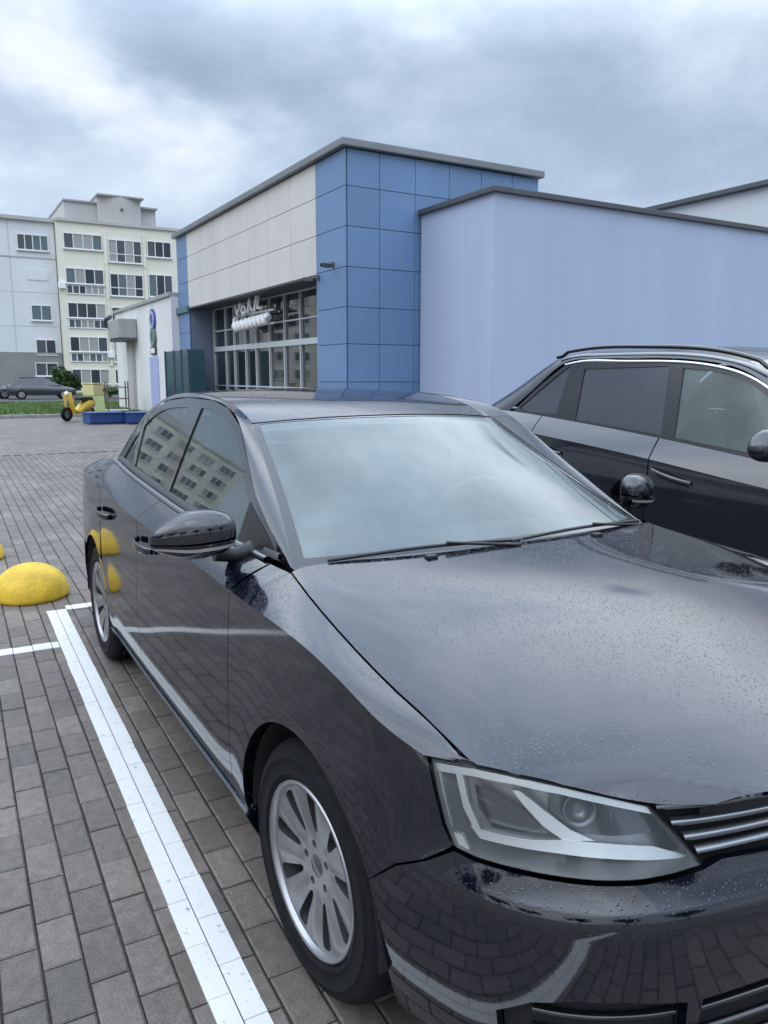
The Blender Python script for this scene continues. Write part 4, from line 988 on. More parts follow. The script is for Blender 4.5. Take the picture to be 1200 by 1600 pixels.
for sgn in (-1, 1):
    h = MB(); panel(h, lambda u, z: belt(u, z, .075), shrink(HL, .93), .02, sgn, rim=0)
    ring = [belt(*q, .004) for q in resample(HL, .02)]; ring2 = [belt(*q, .075) for q in resample(shrink(HL, .935), .0187)]
    n = min(len(ring), len(ring2))
    h.grid([[(p[0], sgn*p[1], p[2]) for p in [belt(*q, .004) for q in resample(HL, .02)]+[belt(*resample(HL, .02)[0], .004)]],
            [(p[0], sgn*p[1], p[2]) for p in [belt(a, b, .076) for a, b in shrink(resample(HL, .02), .93)]+[belt(*shrink(resample(HL, .02), .93)[0], .076)]]], True)
    hl = h.build('headlight', M_hlhouse, sedan)
    for nm, pix, d, mt in (('chrome_brow', TOPBAR, .010, M_hlref), ('side_reflector', OUTBAR, .014, M_hlref), ('divider', VERT, .018, M_hlref), ('swoosh_reflector', SWOOSH, .030, M_hlref), ('divider', DIAG, .032, M_hlref)):
        b_ = MB(); panel(b_, lambda u, z: belt(u, z, d), HLP(pix, d), .012, sgn, rim=.014); b_.build(nm, mt, hl)
    for nm, pix, d in (('low_beam_bowl', TRI, .058), ('main_beam_bowl', PROJ, .058)):
        b_ = MB(); panel(b_, lambda u, z: belt(u, z, d), HLP(pix, d), .02, sgn, rim=.0); b_.build(nm, mat('bowl_glass', (0.13, 0.14, 0.155), 0.2, metal=0.7), hl)
    for (cx_, cy_, rr, nm) in ((905, 1266, .030, 'bulb_ring'),):
        c_ = hit(cx_, cy_, lambda u, z: belt(u, z, .045), HG); p_ = Vector(belt(*c_, .045)); p_.y *= sgn
        dr = Vector((.82, sgn*.5, .25)).normalized()
        MB().lathe([(rr*.3, -.012), (rr*.75, -.006), (rr, .006), (rr*1.06, .004), (rr*1.06, -.01)], Matrix.Translation(p_) @ dr.to_track_quat('Z', 'Y').to_matrix().to_4x4(), 28).build(nm, M_hlring, hl)
    b_ = MB(); panel(b_, lambda u, z: belt(u, z, .012), HLP(MARK, .012), .012, sgn, rim=.01); b_.build('marker_reflector', M_amber, hl)
    l_ = MB(); panel(l_, lensfn, shrink(HL, .985), .02, sgn, rim=0); l_.build('lens', M_lens, hl)
    sl = MB(); lo = resample(HL, .02); sl.grid([[(lambda p: (p[0], sgn*p[1], p[2]))(belt(a, b, dd)) for a, b in sh_+[sh_[0]]] for sh_, dd in ((shrink(lo, .985), .0005), (shrink(lo, 1.012), .006), (shrink(lo, 1.012), .03))], True)
    sl.build('seal', M_trim, hl)

# ---- greenhouse
def side(x, z):                               # side-glass surface
    y = .745-.345*(z-.95)+.012*sin(max(0, min(1, (z-.95)/.45))*pi)*0.4
    y -= .030*sstep(-.75, -.35, x)+.045*sstep(-2.35, -3.1, x)
    return (x, y, z)
GDX = [(-.44, .968), (-.80, 1.172), (-1.06, 1.332), (-1.24, 1.388), (-1.45, 1.412), (-1.8, 1.415), (-2.1, 1.395), (-2.35, 1.332), (-2.6, 1.21), (-2.86, 1.064)]
GEX = [(-.385, .705, .962), (-.72, .625, 1.128), (-1.03, .565, 1.287), (-1.16, .545, 1.347), (-1.40, .537, 1.404), (-1.8, .532, 1.431), (-2.15, .523, 1.421), (-2.45, .515, 1.384), (-2.72, .525, 1.30), (-3.15, .585, 1.062)]
KD = [spline(list(enumerate(p[i] for p in GDX))) for i in (0, 1)]
KE = [spline(list(enumerate(p[i] for p in GEX))) for i in (0, 1, 2)]
def drip(t): return Vector(side(KD[0](t), KD[1](t)))
def edge(t): return Vector((KE[0](t), KE[1](t), KE[2](t)))
NT = 90
def railstrip(t0, t1, sgn, n=NT, m=7):
    rows = []
    for j in range(m+1):
        s = j/m; row = []
        for i in range(n+1):
            t = lerp(t0, t1, i/n); a, b = drip(t), edge(t); c = Vector((lerp(a.x, b.x, .5), max(a.y, b.y)-.004, max(a.z, b.z)+.002))
            c = (a+b)*0.5+Vector((0, .55*abs(a.y-b.y)*.5, .012+.25*abs(a.z-b.z)*.0))
            p = a*(1-s)**2+c*2*s*(1-s)+b*s*s; row.append(Vector((p.x, sgn*p.y, p.z)))
        rows.append(row)
    return rows
def gridn(mb, rows, up=Vector((0, 0, 1)), ref=None):
    nr, nc = len(rows), len(rows[0]); ns = []; v = [Vector(p) for r in rows for p in r]
    for i in range(nr):
        for j in range(nc):
            du = v[min(i+1, nr-1)*nc+j]-v[max(i-1, 0)*nc+j]; dv = v[i*nc+min(j+1, nc-1)]-v[i*nc+max(j-1, 0)]; n_ = du.cross(dv).normalized()
            r = (v[i*nc+j]-Vector(ref)) if ref else up
            ns.append(n_ if n_.dot(r) > 0 else -n_)
    fs = []
    for i in range(nr-1):
        for j in range(nc-1):
            f = [i*nc+j, i*nc+j+1, (i+1)*nc+j+1, (i+1)*nc+j]
            if (v[f[1]]-v[f[0]]).cross(v[f[2]]-v[f[0]]).dot(ns[f[0]]) < 0: f.reverse()
            fs.append(f)
    mb.add(v, fs, True, ns); return mb
REF = (-1.6, 0, .9)
for sgn in (-1, 1):
    gridn(MB(), railstrip(0, 9, sgn), ref=REF).build('pillar_rail', M_black, sedan)
# top skins: windscreen, roof, rear window share one family of cross sections
CX = spline([(0, -.272), (1, -.60), (2, -.935), (2.86, -1.085), (3.2, -1.20), (4, -1.42), (5, -1.8), (6, -2.15), (7, -2.47), (7.35, -2.58), (8, -2.78), (9, -3.17)])
CZ = spline([(0, .975), (1, 1.158), (2, 1.312), (2.86, 1.366), (3.2, 1.392), (4, 1.424), (5, 1.449), (6, 1.443), (7, 1.402), (7.35, 1.376), (8, 1.285), (9, 1.07)])
def topskin(t, s, off=0.0):
    e = edge(t); k = 1-abs(s)**2.2
    return Vector((e.x+(CX(t)-e.x)*k, e.y*s*(1-off), e.z+(CZ(t)-e.z)*k-off))
def skin(t0, t1, s0=-1, s1=1, nt=24, ns=36, dz=0.0): return [[topskin(lerp(t0, t1, i/nt), lerp(s0, s1, j/ns))+Vector((0, 0, dz)) for j in range(ns+1)] for i in range(nt+1)]
TW, TR = 2.72, 7.3
gridn(MB(), skin(TW+.05, TR, -.998, .998, 60, 48)).build('roof', M_black, sedan)
ws = gridn(MB(), skin(.03, TW, -.985, .985, 30, 40, -.004)).build('windscreen', M_wsglass, sedan)
# black seal all round the screen
b_ = MB()
gridn(b_, skin(TW-.035, TW+.05, -.99, .99, 3, 40, -.0025))
for s0, s1 in ((-1.0, -.955), (.955, 1.0)): gridn(b_, skin(.0, TW, s0, s1, 30, 3, -.002))
gridn(b_, skin(.0, .16, -.96, .96, 4, 40, -.0022))
b_.build('screen_seal', M_gloss, sedan)
gridn(MB(), skin(TR+.02, 8.95, -.97, .97, 20, 30, -.004)).build('rear_window', M_sideglass, sedan)
# scuttle panel between hood and screen
sc_ = MB(); gridn(sc_, [[(lerp(-.36, -.24, 1-abs(s)**2)-.0+dx, .70*s, lerp(.945, .968, 1-abs(s)**2)+dz) for s in [lerp(-1, 1, j/30) for j in range(31)]] for dx, dz in ((.03, -.018), (-.03, -.012), (-.12, -.004))]); sc_.build('scuttle', M_trim, sedan)
# side glass and frames
DLO_F = [(-.60, 1.000), (-.83, 1.140), (-.945, 1.222), (-1.075, 1.297), (-1.235, 1.350), (-1.40, 1.375), (-1.565, 1.377), (-1.665, 1.004)]
DLO_R = [(-1.755, 1.374), (-1.95, 1.366), (-2.11, 1.350), (-2.27, 1.312), (-2.385, 1.262), (-2.335, 1.048), (-1.80, 1.022)]
DLO_Q = [(-2.44, 1.232), (-2.56, 1.165), (-2.70, 1.066), (-2.405, 1.052)]
FRAME = [(-.44, .972), (-.80, 1.170), (-1.06, 1.330), (-1.24, 1.386), (-1.45, 1.410), (-1.8, 1.413), (-2.1, 1.393), (-2.35, 1.330), (-2.6, 1.208), (-2.86, 1.062)]+[(x, BZ(x)-.004) for x in xs(-2.8, -.5, 14)]
def fine(poly, n=5):
    # round the outline: resample a closed Catmull-Rom curve, keeping sharp corners where the turn is large
    out = []; N_ = len(poly)
    for i in range(N_):
        p0, p1, p2, p3 = (Vector((*poly[(i+k-1) % N_], 0)) for k in range(4))
        def turn(a, b, c):
            u, v = (b-a).normalized(), (c-b).normalized(); return u.dot(v) < .75
        m1 = (p2-p0)*.5 if not turn(p0, p1, p2) else (p2-p1); m2 = (p3-p1)*.5 if not turn(p1, p2, p3) else (p2-p1)
        for k in range(n):
            t = k/n; q = p1*(2*t**3-3*t*t+1)+m1*(t**3-2*t*t+t)+p2*(-2*t**3+3*t*t)+m2*(t**3-t*t); out.append((q.x, q.y))
    return out
DLO_F, DLO_R, DLO_Q = fine(DLO_F), fine(DLO_R), fine(DLO_Q)
for sgn in (-1, 1):
    f = MB(); panel(f, side, FRAME, .025, sgn, holes=[DLO_F, DLO_R, DLO_Q], rim=.012, center=REF)
    f.build('window_frame', M_gloss, sedan)
    gin = lambda x, z: (x, side(x, z)[1]-.006, z)
    for poly_, par in ((DLO_F, doors[sgn, 0]), (DLO_R, doors[sgn, 1])):
        g = MB(); panel(g, gin, poly_, .03, sgn, rim=0, center=REF); g.build('door_glass', M_sideglass, par)
    g = MB(); panel(g, gin, DLO_Q, .03, sgn, rim=0, center=REF); g.build('quarter_glass', M_sideglass, sedan)
    # bright strip along the foot of the windows
    st = MB(); X = xs(-.50, -2.80, 40); rows = []
    for x in X:
        y, z = BY(x), BZ(x); rows.append([(x, sgn*(y+dy), z+dz) for dy, dz in ((.006, .001), (.004, .010), (-.004, .014), (-.014, .012), (-.02, .004), (-.05, -.008))])
    st.grid(rows, True); st.build('ledge_trim', M_satin, sedan)
    dc = MB(); dc.grid([[(x, sgn*(BY(x)-dy), BZ(x)+dz) for x in xs(-.48, -2.75, 30)] for dy, dz in ((.028, .004), (.034, .022), (.060, .020), (.075, -.004), (.08, -.40))], True); dc.build('door_card', M_dash, sedan)
    # sail panel under the mirror corner
    sa = MB(); panel(sa, lambda x, z: (x, side(x, z)[1]+.004, z), [(-.50, .985), (-.60, 1.040), (-.76, 1.108), (-.775, .99)], .03, sgn, rim=.01, center=REF); sa.build('sail_panel', M_trim, sedan)
    # mirror: rounded shell leaning out from the door, painted cap over a black foot
    mirr = MB(); cx0, cy0, cz0 = -.635, .925, 1.030
    def shell(lat, lon, lo=False):
        # superellipsoid, blunter at the glass side and tapered outwards
        cl, sl_ = cos(lat), sin(lat); e1, e2 = .75, .75
        pw = lambda v, e: math.copysign(abs(v)**e, v)
        Y = .118*pw(cl, e1)*pw(sin(lon), e2); Xx = .075*pw(cl, e1)*pw(cos(lon), e2); Z = (.076 if sl_ > 0 else .066)*pw(sl_, e1)
        tp = 1-.34*sstep(.0, .118, Y)
        if Xx < 0: Xx *= .55
        return (cx0+Xx*tp-.10*(Y/.118)*.35, sgn*(cy0+Y), cz0+Z*tp-.012*(Y/.118)+.012)
    def shellgrid(l0, l1, k=1.0, n=16, m_=36):
        return [[shell(lerp(l0, l1, i/n), 2*pi*j/m_) for j in range(m_)] for i in range(n+1)]
    mb = MB(); mb.grid(shellgrid(radians(-4), radians(90)), True, closed=True); mo = mb.build('side_mirror', M_black, sedan)
    mb = MB(); mb.grid(shellgrid(radians(-90), radians(-8)), True, closed=True); mb.build('mirror_lower_shell', M_gloss, mo)
    mb = MB(); mb.grid([[tuple(Vector(shell(la, lo_))*1.0) for lo_ in [radians(-62)+radians(170)*j/16 for j in range(17)]] for la in (radians(-16), radians(-26))], True)
    mb.v = [(cx0+(p[0]-cx0)*1.02+.002, sgn*(cy0+(abs(p[1])-cy0)*1.02), p[2]) for p in mb.v]; mb.build('mirror_indicator', mat('indicator_lens', (.32, .31, .31), .2), mo)
    mb = MB(); mb.tube([(-.63, sgn*.86, .985), (-.625, sgn*.80, .972), (-.62, sgn*.745, .985)], [.026, .022, .03], 10); mb.build('mirror_arm', M_trim, mo)
    mb = MB(); mb.add([(cx0-.047, sgn*(cy0+.10*cos(a)*(1 if cos(a) < 0 else .9)), cz0+.055*sin(a)+.01) for a in [2*pi*k/24 for k in range(24)]], [tuple(range(24))]); mb.build('mirror_glass', M_chrome, mo)

# boot lid, tail, rear bumper, lamps
bl = MB()
gridn(bl, [[(lerp(-3.17, -3.62+.10*s*s, i/8), s*lerp(.60, .56, i/8), lerp(1.056, .995, (i/8)**1.5)-.02*s*s*i/8+.012*(1-s*s)) for s in [lerp(-1, 1, j/20) for j in range(21)]] for i in range(9)])
gridn(bl, [[Vector(belt(uy_, z)) for uy_ in [lerp(UMAX-.48, UMAX+.48, j/24) for j in range(25)]] for z in [lerp(.985, .70, i/8) for i in range(9)]], up=Vector((-1, 0, 0)))
bl.build('boot_lid', M_black, sedan)
rb = MB()
for sgn in (-1, 1): gridn(rb, [[(lambda p: Vector((p[0], sgn*p[1], p[2])))(belt(q, z)) for q in [lerp(ux(-3.03), UMAX, j/40) for j in range(41)]] for z in [lerp(.69, .20, i/8) for i in range(9)]], ref=(-2.6, 0, .5))
rb.build('rear_bumper', M_black, sedan)
M_tail = mat('red_tail_lens', (0.22, 0.01, 0.012), 0.15, coat=0.6)
for sgn in (-1, 1):
    tl_ = MB(); panel(tl_, lambda u, z: belt(u, z, -.003), [(ux(-3.42), .79), (ux(-3.40), .93), (UMAX-.40, .95), (UMAX-.40, .80), (UMAX-.5, .77)], .03, sgn, rim=.02, center=(-2.6, 0, .6)); tl_.build('tail_lamp', M_tail, sedan)

# wipers parked along the foot of the screen
for (ya, yb, ta) in ((.62, -.02, .045), (.02, -.58, .04)):
    w = MB(); pts = []
    for i in range(15):
        s = lerp(ya, yb, i/14)/.66; p = topskin(.055+.05*sin(pi*i/14)+(.05 if i > 7 else .0)*0, s); pts.append((p.x+.012, p.y, p.z+.014))
    w.tube(pts, .0055, 6); w = w.build('wiper', M_trim, sedan)
    a_ = MB().tube([pts[0], ((pts[0][0]+.03), pts[0][1]-.03, pts[0][2]-.008), (pts[6][0]+.006, pts[6][1], pts[6][2]+.008)], .005, 6); a_.build('wiper_arm', M_trim, w)

# floor pan and engine bay box keep daylight out of the shell
fp = MB(); fp.box(-3.5, .70, -.78, .78, .17, .24); fp.box(-.40, .66, -.52, .52, .24, .70); fp.box(-3.5, -2.95, -.55, .55, .24, 1.0); fp.build('floor_pan', M_dark, sedan)
sb = MB(); sb.box(-2.3, -.40, -.80, .80, .24, .60); sb.build('cabin_tub', M_dash, sedan)
# dashboard, wheel, seats, inner mirror
db = MB(); gridn(db, [[(x, s*.68, z+.02*(1-s*s)) for s in [lerp(-1, 1, j/20) for j in range(21)]] for x, z in ((-.36, .93), (-.55, .955), (-.75, .945), (-.86, .90), (-.88, .70), (-.80, .55))]); db.build('dashboard', M_dash, sedan)
stw = MB(); R4 = Matrix.Translation((-1.02, .36, .93)) @ Matrix.Rotation(radians(-65), 4, 'Y')
stw.tube([R4 @ Vector((.185*cos(a), .185*sin(a), 0)) for a in [2*pi*k/40 for k in range(41)]], .015, 8, cap=False)
for a in (0, 2.2, -2.2): stw.tube([R4 @ Vector((0, 0, -.03)), R4 @ Vector((.18*cos(a), .18*sin(a), 0))], .016, 6)
stw.lathe([(0, .02), (.05, .015), (.06, -.03), (0, -.04)], R4, 16); stw.build('steering_wheel', M_dash, sedan)
for y in (-.37, .37):
    s_ = MB(); s_.bbox(-1.75, -1.22, y-.25, y+.25, .55, .68, .05)
    gx = [(-1.78, 1.12, .20), (-1.72, .95, .25), (-1.66, .75, .26), (-1.62, .60, .25)]
    s_.grid([[(x+dx*cos(a)-.0, y+w*sin(a), z) for a in [2*pi*k/16 for k in range(16)]] for x, z, w in gx for dx in (.065,)], True, closed=True)
    s_.bbox(-1.86, -1.76, y-.13, y+.13, 1.15, 1.32, .04); s_.tube([(-1.80, y-.06, 1.1), (-1.81, y-.06, 1.18)], .008, 6); s_.tube([(-1.80, y+.06, 1.1), (-1.81, y+.06, 1.18)], .008, 6)
    s_.build('front_seat', M_seat, sedan)
s_ = MB(); s_.bbox(-2.75, -2.30, -.64, .64, .50, .68, .05); s_.bbox(-2.92, -2.74, -.64, .64, .62, 1.12, .06)
for y in (-.4, 0, .4): s_.bbox(-2.92, -2.83, y-.12, y+.12, 1.12, 1.26, .04)
s_.build('rear_seat', M_seat, sedan)
hln = MB(); gridn(hln, [[p-Vector((0, 0, .035)) for p in r] for r in skin(TW+.05, TR, -.93, .93, 20, 20)]); hln.build('headliner', M_liner, sedan)
for sgn in (-1, 1):
    pt = MB(); pt.grid([[(lambda p: (p.x-.03+dx, p.y-sgn*dy, p.z-.012-dz))(topskin(t, sgn*.94)) for t in [lerp(.15, TW, i/20) for i in range(21)]] for dx, dy, dz in ((0, 0, 0), (-.02, .012, .004), (-.06, -.01, .03))], True); pt.build('pillar_trim', M_liner, sedan)
im = MB(); im.bbox(-1.02, -.985, -.115, .115, 1.235, 1.30, .014); im.tube([(-1.0, 0, 1.29), (-1.02, 0, 1.335)], .01, 6); im.build('inner_mirror', M_trim, sedan)

# wheels
def make_wheel(parent, loc, sgn, steer, k_=1.0):
    R4 = Matrix.Translation(loc) @ Matrix.Rotation(steer, 4, 'Z') @ Matrix.Rotation(pi/2*(1 if sgn < 0 else -1), 4, 'X') @ Matrix.Scale(k_, 4)
    rim = MB()
    rim.lathe([(.2165, -.006), (.2150, .004), (.2095, .0065), (.2045, .001), (.1995, -.008)], R4, 56)
    zp = spline([(.0, -.022), (.04, -.023), (.09, -.020), (.14, -.013), (.18, -.009), (.205, -.0075)])
    face = lambda a, b: tuple(R4 @ Vector((a, b, zp(math.hypot(a, b))-.0055*cos(9*(atan2(b, a)-radians(12)))*sstep(.06, .10, math.hypot(a, b))*(1-sstep(.185, .203, math.hypot(a, b))))))
    holes = []
    for k in range(9):                       # nine tapered windows between broad flat spokes
        a = radians(12+40*k); q = []
        for r, w in ((.088, .0), (.094, .0075), (.110, .0105), (.150, .0165), (.178, .0205), (.188, .0195), (.193, .011), (.194, .0)): q.append((r, w))
        lp = [(r, w) for r, w in q]+[(r, -w) for r, w in q[-2:0:-1]]
        holes.append([(r*cos(a)-w*sin(a), r*sin(a)+w*cos(a)) for r, w in lp])
    for k in range(5):
        a = radians(30+72*k); holes.append([(.055*cos(a)+.0105*cos(t_), .055*sin(a)+.0105*sin(t_)) for t_ in [2*pi*j/10 for j in range(10)]])
    cen = R4 @ Vector((0, 0, -.5))
    panel(rim, face, [(.203*cos(2*pi*j/60), .203*sin(2*pi*j/60)) for j in range(60)], .014, 1, holes=holes, rim=.034, center=tuple(cen))
    wheel = rim.build('wheel', M_alloy, parent)
    ty = MB(); gro = []
    for h in (-.055, -.088, -.121, -.154): gro += [(.3155, h+.006), (.309, h+.005), (.309, h-.005), (.3155, h-.006)]
    ty.lathe([(.2155, -.008), (.222, .004), (.228, .0055), (.229, .0078), (.233, .0078), (.234, .0062), (.252, .0088), (.268, .0078), (.269, .0095), (.273, .0092), (.274, .0070), (.288, .003), (.294, .0), (.304, -.010), (.311, -.024), (.3145, -.040)]+gro+[(.3145, -.168), (.311, -.186), (.30, -.20), (.25, -.214), (.21, -.205)], R4, 72)
    ty.build('tyre', M_rub, wheel)
    for k in range(5):
        a = radians(30+72*k); bo = MB(); bo.lathe([(0, -.034), (.0075, -.034), (.0085, -.045)], R4 @ Matrix.Translation((.054*cos(a), .054*sin(a), 0)), 12, smooth=False)
        bo.build('wheel_bolt', M_dark, wheel)
    MB().lathe([(0, -.0195), (.024, -.0200), (.0285, -.0225)], R4, 24).build('centre_cap', M_satin, wheel)
    MB().lathe([(.07, -.085), (.140, -.085), (.142, -.105), (.07, -.105)], R4, 40, smooth=False).build('brake_disc', M_disc, wheel)
    MB().lathe([(.1995, -.009), (.191, -.045), (.186, -.10), (.186, -.15), (0, -.15)], R4, 48).build('barrel', M_barrel, wheel)
for ax, sgn, st_ in ((AX_F, -1, radians(3.2)), (AX_F, 1, radians(3.2)), (AX_R, -1, 0), (AX_R, 1, 0)): make_wheel(sedan, Vector((ax, sgn*.852, WR+.001)), sgn, st_)

# ================================================================== DARK SUV IN THE NEXT BAY (own coordinates: x forward, y left)
M_suv = paint('charcoal_paint', (0.018, 0.019, 0.026), 0.1)
M_priv = mat('privacy_glass', (0.035, 0.038, 0.048), 0.05, ior=1.6, coat=0.3)
M_suvglass = glassmat('suv_front_glass', (0.45, 0.58, 0.55), 1.6, 0.18, (0.42, 0.52, 0.50), 4.0)
suv = lthing('suv_car', 'dark charcoal SUV with roof rails and chrome window line behind the sedan', 'car', (0, 2.52, 0))
S_AF, S_AR, S_WR = 0.30, -2.53, 0.365
SPX = spline([(1.45, .12), (1.2, .05), (.9, .016), (.5, .004), (0, 0), (-1.5, 0), (-2.2, .006), (-2.6, .022), (-2.9, .05), (-3.15, .11)])
SPZ = spline([(.22, .085), (.32, .03), (.42, .008), (.55, 0), (.75, 0), (.9, .006), (1.02, .014), (1.15, .020)])
SSH = spline([(.9, .93), (.2, .965), (-.5, 1.019), (-.97, 1.068), (-1.2, 1.092), (-1.88, 1.150), (-2.5, 1.19), (-3.1, 1.20)])
SBL = spline([(.1, 1.065), (-.25, 1.098), (-.51, 1.126), (-1.05, 1.183), (-1.71, 1.240), (-2.17, 1.272), (-2.6, 1.29), (-3.0, 1.28)])
def sside(x, z):
    q = SPX(x)+SPZ(z)
    for ax in (S_AF, S_AR):
        r = math.hypot(x-ax, z-S_WR); q -= .014*exp(-((r-.43)/.07)**2)
    return (x, .92-q, z)
def sglass(x, z): return (x, .86-.3*(z-1.1)-SPX(x)*.9, z)
def sarc(ax, r, a0, a1, n=16): return [(ax+r*cos(radians(lerp(a0, a1, i/n))), S_WR+r*sin(radians(lerp(a0, a1, i/n)))) for i in range(n+1)]
def sh_line(a, b, n=16): return [(x, SSH(x)) for x in xs(a, b, n)]
SREF = (-1.0, 0, .8)
SD = (-.02, -1.19, -2.12)
SFR = fine([(-.20, 1.092), (-.42, 1.282), (-.66, 1.452), (-.80, 1.515), (-.95, 1.552), (-1.25, 1.584), (-1.92, 1.592), (-2.03, 1.575), (-2.22, 1.45), (-2.42, 1.285)]+[(x, SBL(x)-.002) for x in xs(-2.3, -.28, 10)], 4)
SQ = fine([(-2.36, 1.312), (-2.03, 1.548), (-1.985, 1.552), (-2.005, 1.285), (-2.28, 1.29)])
SRG = fine([(-1.86, 1.553), (-1.25, 1.563), (-1.185, 1.212), (-1.83, 1.258)])
SFG = fine([(-1.155, 1.553), (-.94, 1.532), (-.79, 1.492), (-.647, 1.42), (-.40, 1.235), (-.30, 1.13), (-1.10, 1.203)])
sdoors = {}
for sgn in (-1, 1):
    for nm, x0, x1 in (('front_door', SD[0], SD[1]), ('rear_door', SD[1], SD[2])):
        mb = MB()
        lowr = [(x1+.004, .42), (x0-.004, .42)] if nm == 'front_door' else [(p[0], p[1]) for p in sarc(S_AR, .44, 60, 8, 8)]+[(x0-.004, .42)]
        panel(mb, sside, sh_line(x0-.004, x1+.004)+lowr, .04, sgn, center=SREF)
        X = xs(x0-.004, x1+.004, 24); strip3(mb, [sside(x, SSH(x)) for x in X], [(x, sglass(x, SBL(x))[1]+.004, SBL(x)) for x in X], sgn, .004, 6)
        sdoors[sgn, nm] = mb.build(nm, M_suv, suv)
    mb = MB(); panel(mb, sside, sh_line(SD[2]-.004, -3.08)+[(-3.08, .42), (-2.95, .42)]+sarc(S_AR, .43, 8, 172, 20)[::-1][:14], .04, sgn, center=SREF)
    X = xs(SD[2]-.004, -3.08, 20); strip3(mb, [sside(x, SSH(x)) for x in X], [(x, sglass(x, SBL(x))[1]+.004, SBL(x)) for x in X], sgn, .004, 6); mb.build('quarter_panel', M_suv, suv)
    mb = MB(); panel(mb, sside, sh_line(1.05, SD[0]+.004)+[(SD[0]+.004, .42)]+sarc(S_AF, .43, 172, 8, 20)+[(.9, .45), (1.05, .6)], .04, sgn, center=SREF)
    X = xs(SD[0]+.004, 1.05, 20); strip3(mb, [sside(x, SSH(x)) for x in X], [(x, .78-SPX(x), SSH(x)+.09-.05*sstep(.2, 1.05, x)) for x in X], sgn, .012, 6); mb.build('fender', M_suv, suv)
    mb = MB(); panel(mb, lambda x, z: (x, sside(x, z)[1]+.012, z), [(-2.06, .24), (-2.06, .41), (-.16, .41), (-.16, .24)], .06, sgn, center=SREF, rim=.04); mb.build('sill_cladding', M_trim, suv)
    f = MB(); panel(f, sglass, SFR, .03, sgn, holes=[SQ, SRG, SFG], center=SREF); f.build('window_frame', M_gloss, suv)
    gi = lambda x, z: (x, sglass(x, z)[1]-.006, z)
    for pl_, mt, par, nm in ((SQ, M_priv, suv, 'quarter_glass'), (SRG, M_priv, sdoors[sgn, 'rear_door'], 'door_glass'), (SFG, M_suvglass, sdoors[sgn, 'front_door'], 'door_glass')):
        g = MB(); panel(g, gi, pl_, .04, sgn, rim=0, center=SREF); g.build(nm, mt, par)
    ch = MB(); CP = spline([(-.22, 1.115), (-.42, 1.290), (-.66, 1.460), (-.80, 1.520), (-.95, 1.556), (-1.25, 1.586), (-1.6, 1.593), (-1.92, 1.594), (-2.03, 1.578)])
    rows = [[(x, sgn*(sglass(x, CP(x))[1]+dy), CP(x)+dz) for dy, dz in ((.002, -.009), (.008, -.006), (.008, .004), (.002, .008))] for x in xs(-.22, -2.03, 50)]
    ch.grid(rows, True); ch.build('chrome_window_strip', M_chrome, suv)
    for x0, dr in ((-1.04, 'rear_door'), (-.06-.83+.0, None)):
        if dr is None: continue
        for xh, dn in ((-1.32, 'front_door'),):
            pass
    for xh, zh, dn in ((-1.04, 1.017, 'front_door'), (-1.96, 1.085, 'rear_door')):
        hb = MB(); rows = []
        for i in range(15):
            t = i/14; xx = xh+.125-.25*t; o = .008+.036*sin(pi*t)**.5; zc = zh-.04*(.5-t)*1.2+.0
            rows.append([(xx, sgn*(sside(xx, .9)[1]-.012+o+.008*cos(a)), zc+.016*sin(a)) for a in [2*pi*k/10 for k in range(10)]])
        hb.grid(rows, True, closed=True); hb.build('handle', M_suv, sdoors[sgn, dn])
    # door mirror
    mo = MB(); n = 14
    mo.grid([[(-.45+(.085 if cos(b) > 0 else .05)*cos(a)*cos(b), sgn*(1.02+.13*cos(a)*sin(b)), 1.21+(.085 if a > 0 else .06)*sin(a)) for b in [2*pi*k/28 for k in range(28)]] for a in [lerp(-pi/2, pi/2, i/n) for i in range(n+1)]], True, closed=True)
    mo = mo.build('side_mirror', M_suv, suv); MB().tube([(-.44, sgn*.96, 1.15), (-.42, sgn*.86, 1.13)], [.03, .03], 8).build('mirror_arm', M_trim, mo)
    # roof rail on feet
    RZ = spline([(-2.12, 1.646), (-1.85, 1.672), (-1.4, 1.668), (-1.08, 1.65), (-.87, 1.617), (-.68, 1.565)])
    ra = MB().tube([(x, sgn*.70, RZ(x)+(.0 if -2.06 < x < -.74 else -.02)) for x in xs(-2.12, -.70, 30)], .012, 8).build('roof_rail', M_gloss, suv)
SGD = [(-.10, 1.06), (-.45, 1.325), (-.72, 1.502), (-.95, 1.575), (-1.3, 1.606), (-1.8, 1.612), (-2.06, 1.583), (-2.25, 1.445), (-2.46, 1.290)]
SGE = [(-.0, .77, 1.075), (-.40, .70, 1.335), (-.70, .655, 1.525), (-.95, .64, 1.605), (-1.3, .635, 1.642), (-1.8, .63, 1.650), (-2.17, .62, 1.625), (-2.52, .64, 1.455), (-2.88, .68, 1.275)]
SCX = spline(list(enumerate([.14, -.33, -.66, -.92, -1.3, -1.8, -2.25, -2.58, -2.93]))); SCZ = spline(list(enumerate([1.08, 1.365, 1.555, 1.635, 1.680, 1.688, 1.655, 1.475, 1.285])))
SKD = [spline(list(enumerate(p[i] for p in SGD))) for i in (0, 1)]; SKE = [spline(list(enumerate(p[i] for p in SGE))) for i in (0, 1, 2)]
def sdrip(t): return Vector(sglass(SKD[0](t), SKD[1](t)))
def sedge(t): return Vector((SKE[0](t), SKE[1](t), SKE[2](t)))
def stop_(t, s):
    e = sedge(t); k = 1-abs(s)**2.4; return Vector((e.x+(SCX(t)-e.x)*k, e.y*s, e.z+(SCZ(t)-e.z)*k))
def sskin(t0, t1, s0=-1, s1=1, nt=20, ns=30): return [[stop_(lerp(t0, t1, i/nt), lerp(s0, s1, j/ns)) for j in range(ns+1)] for i in range(nt+1)]
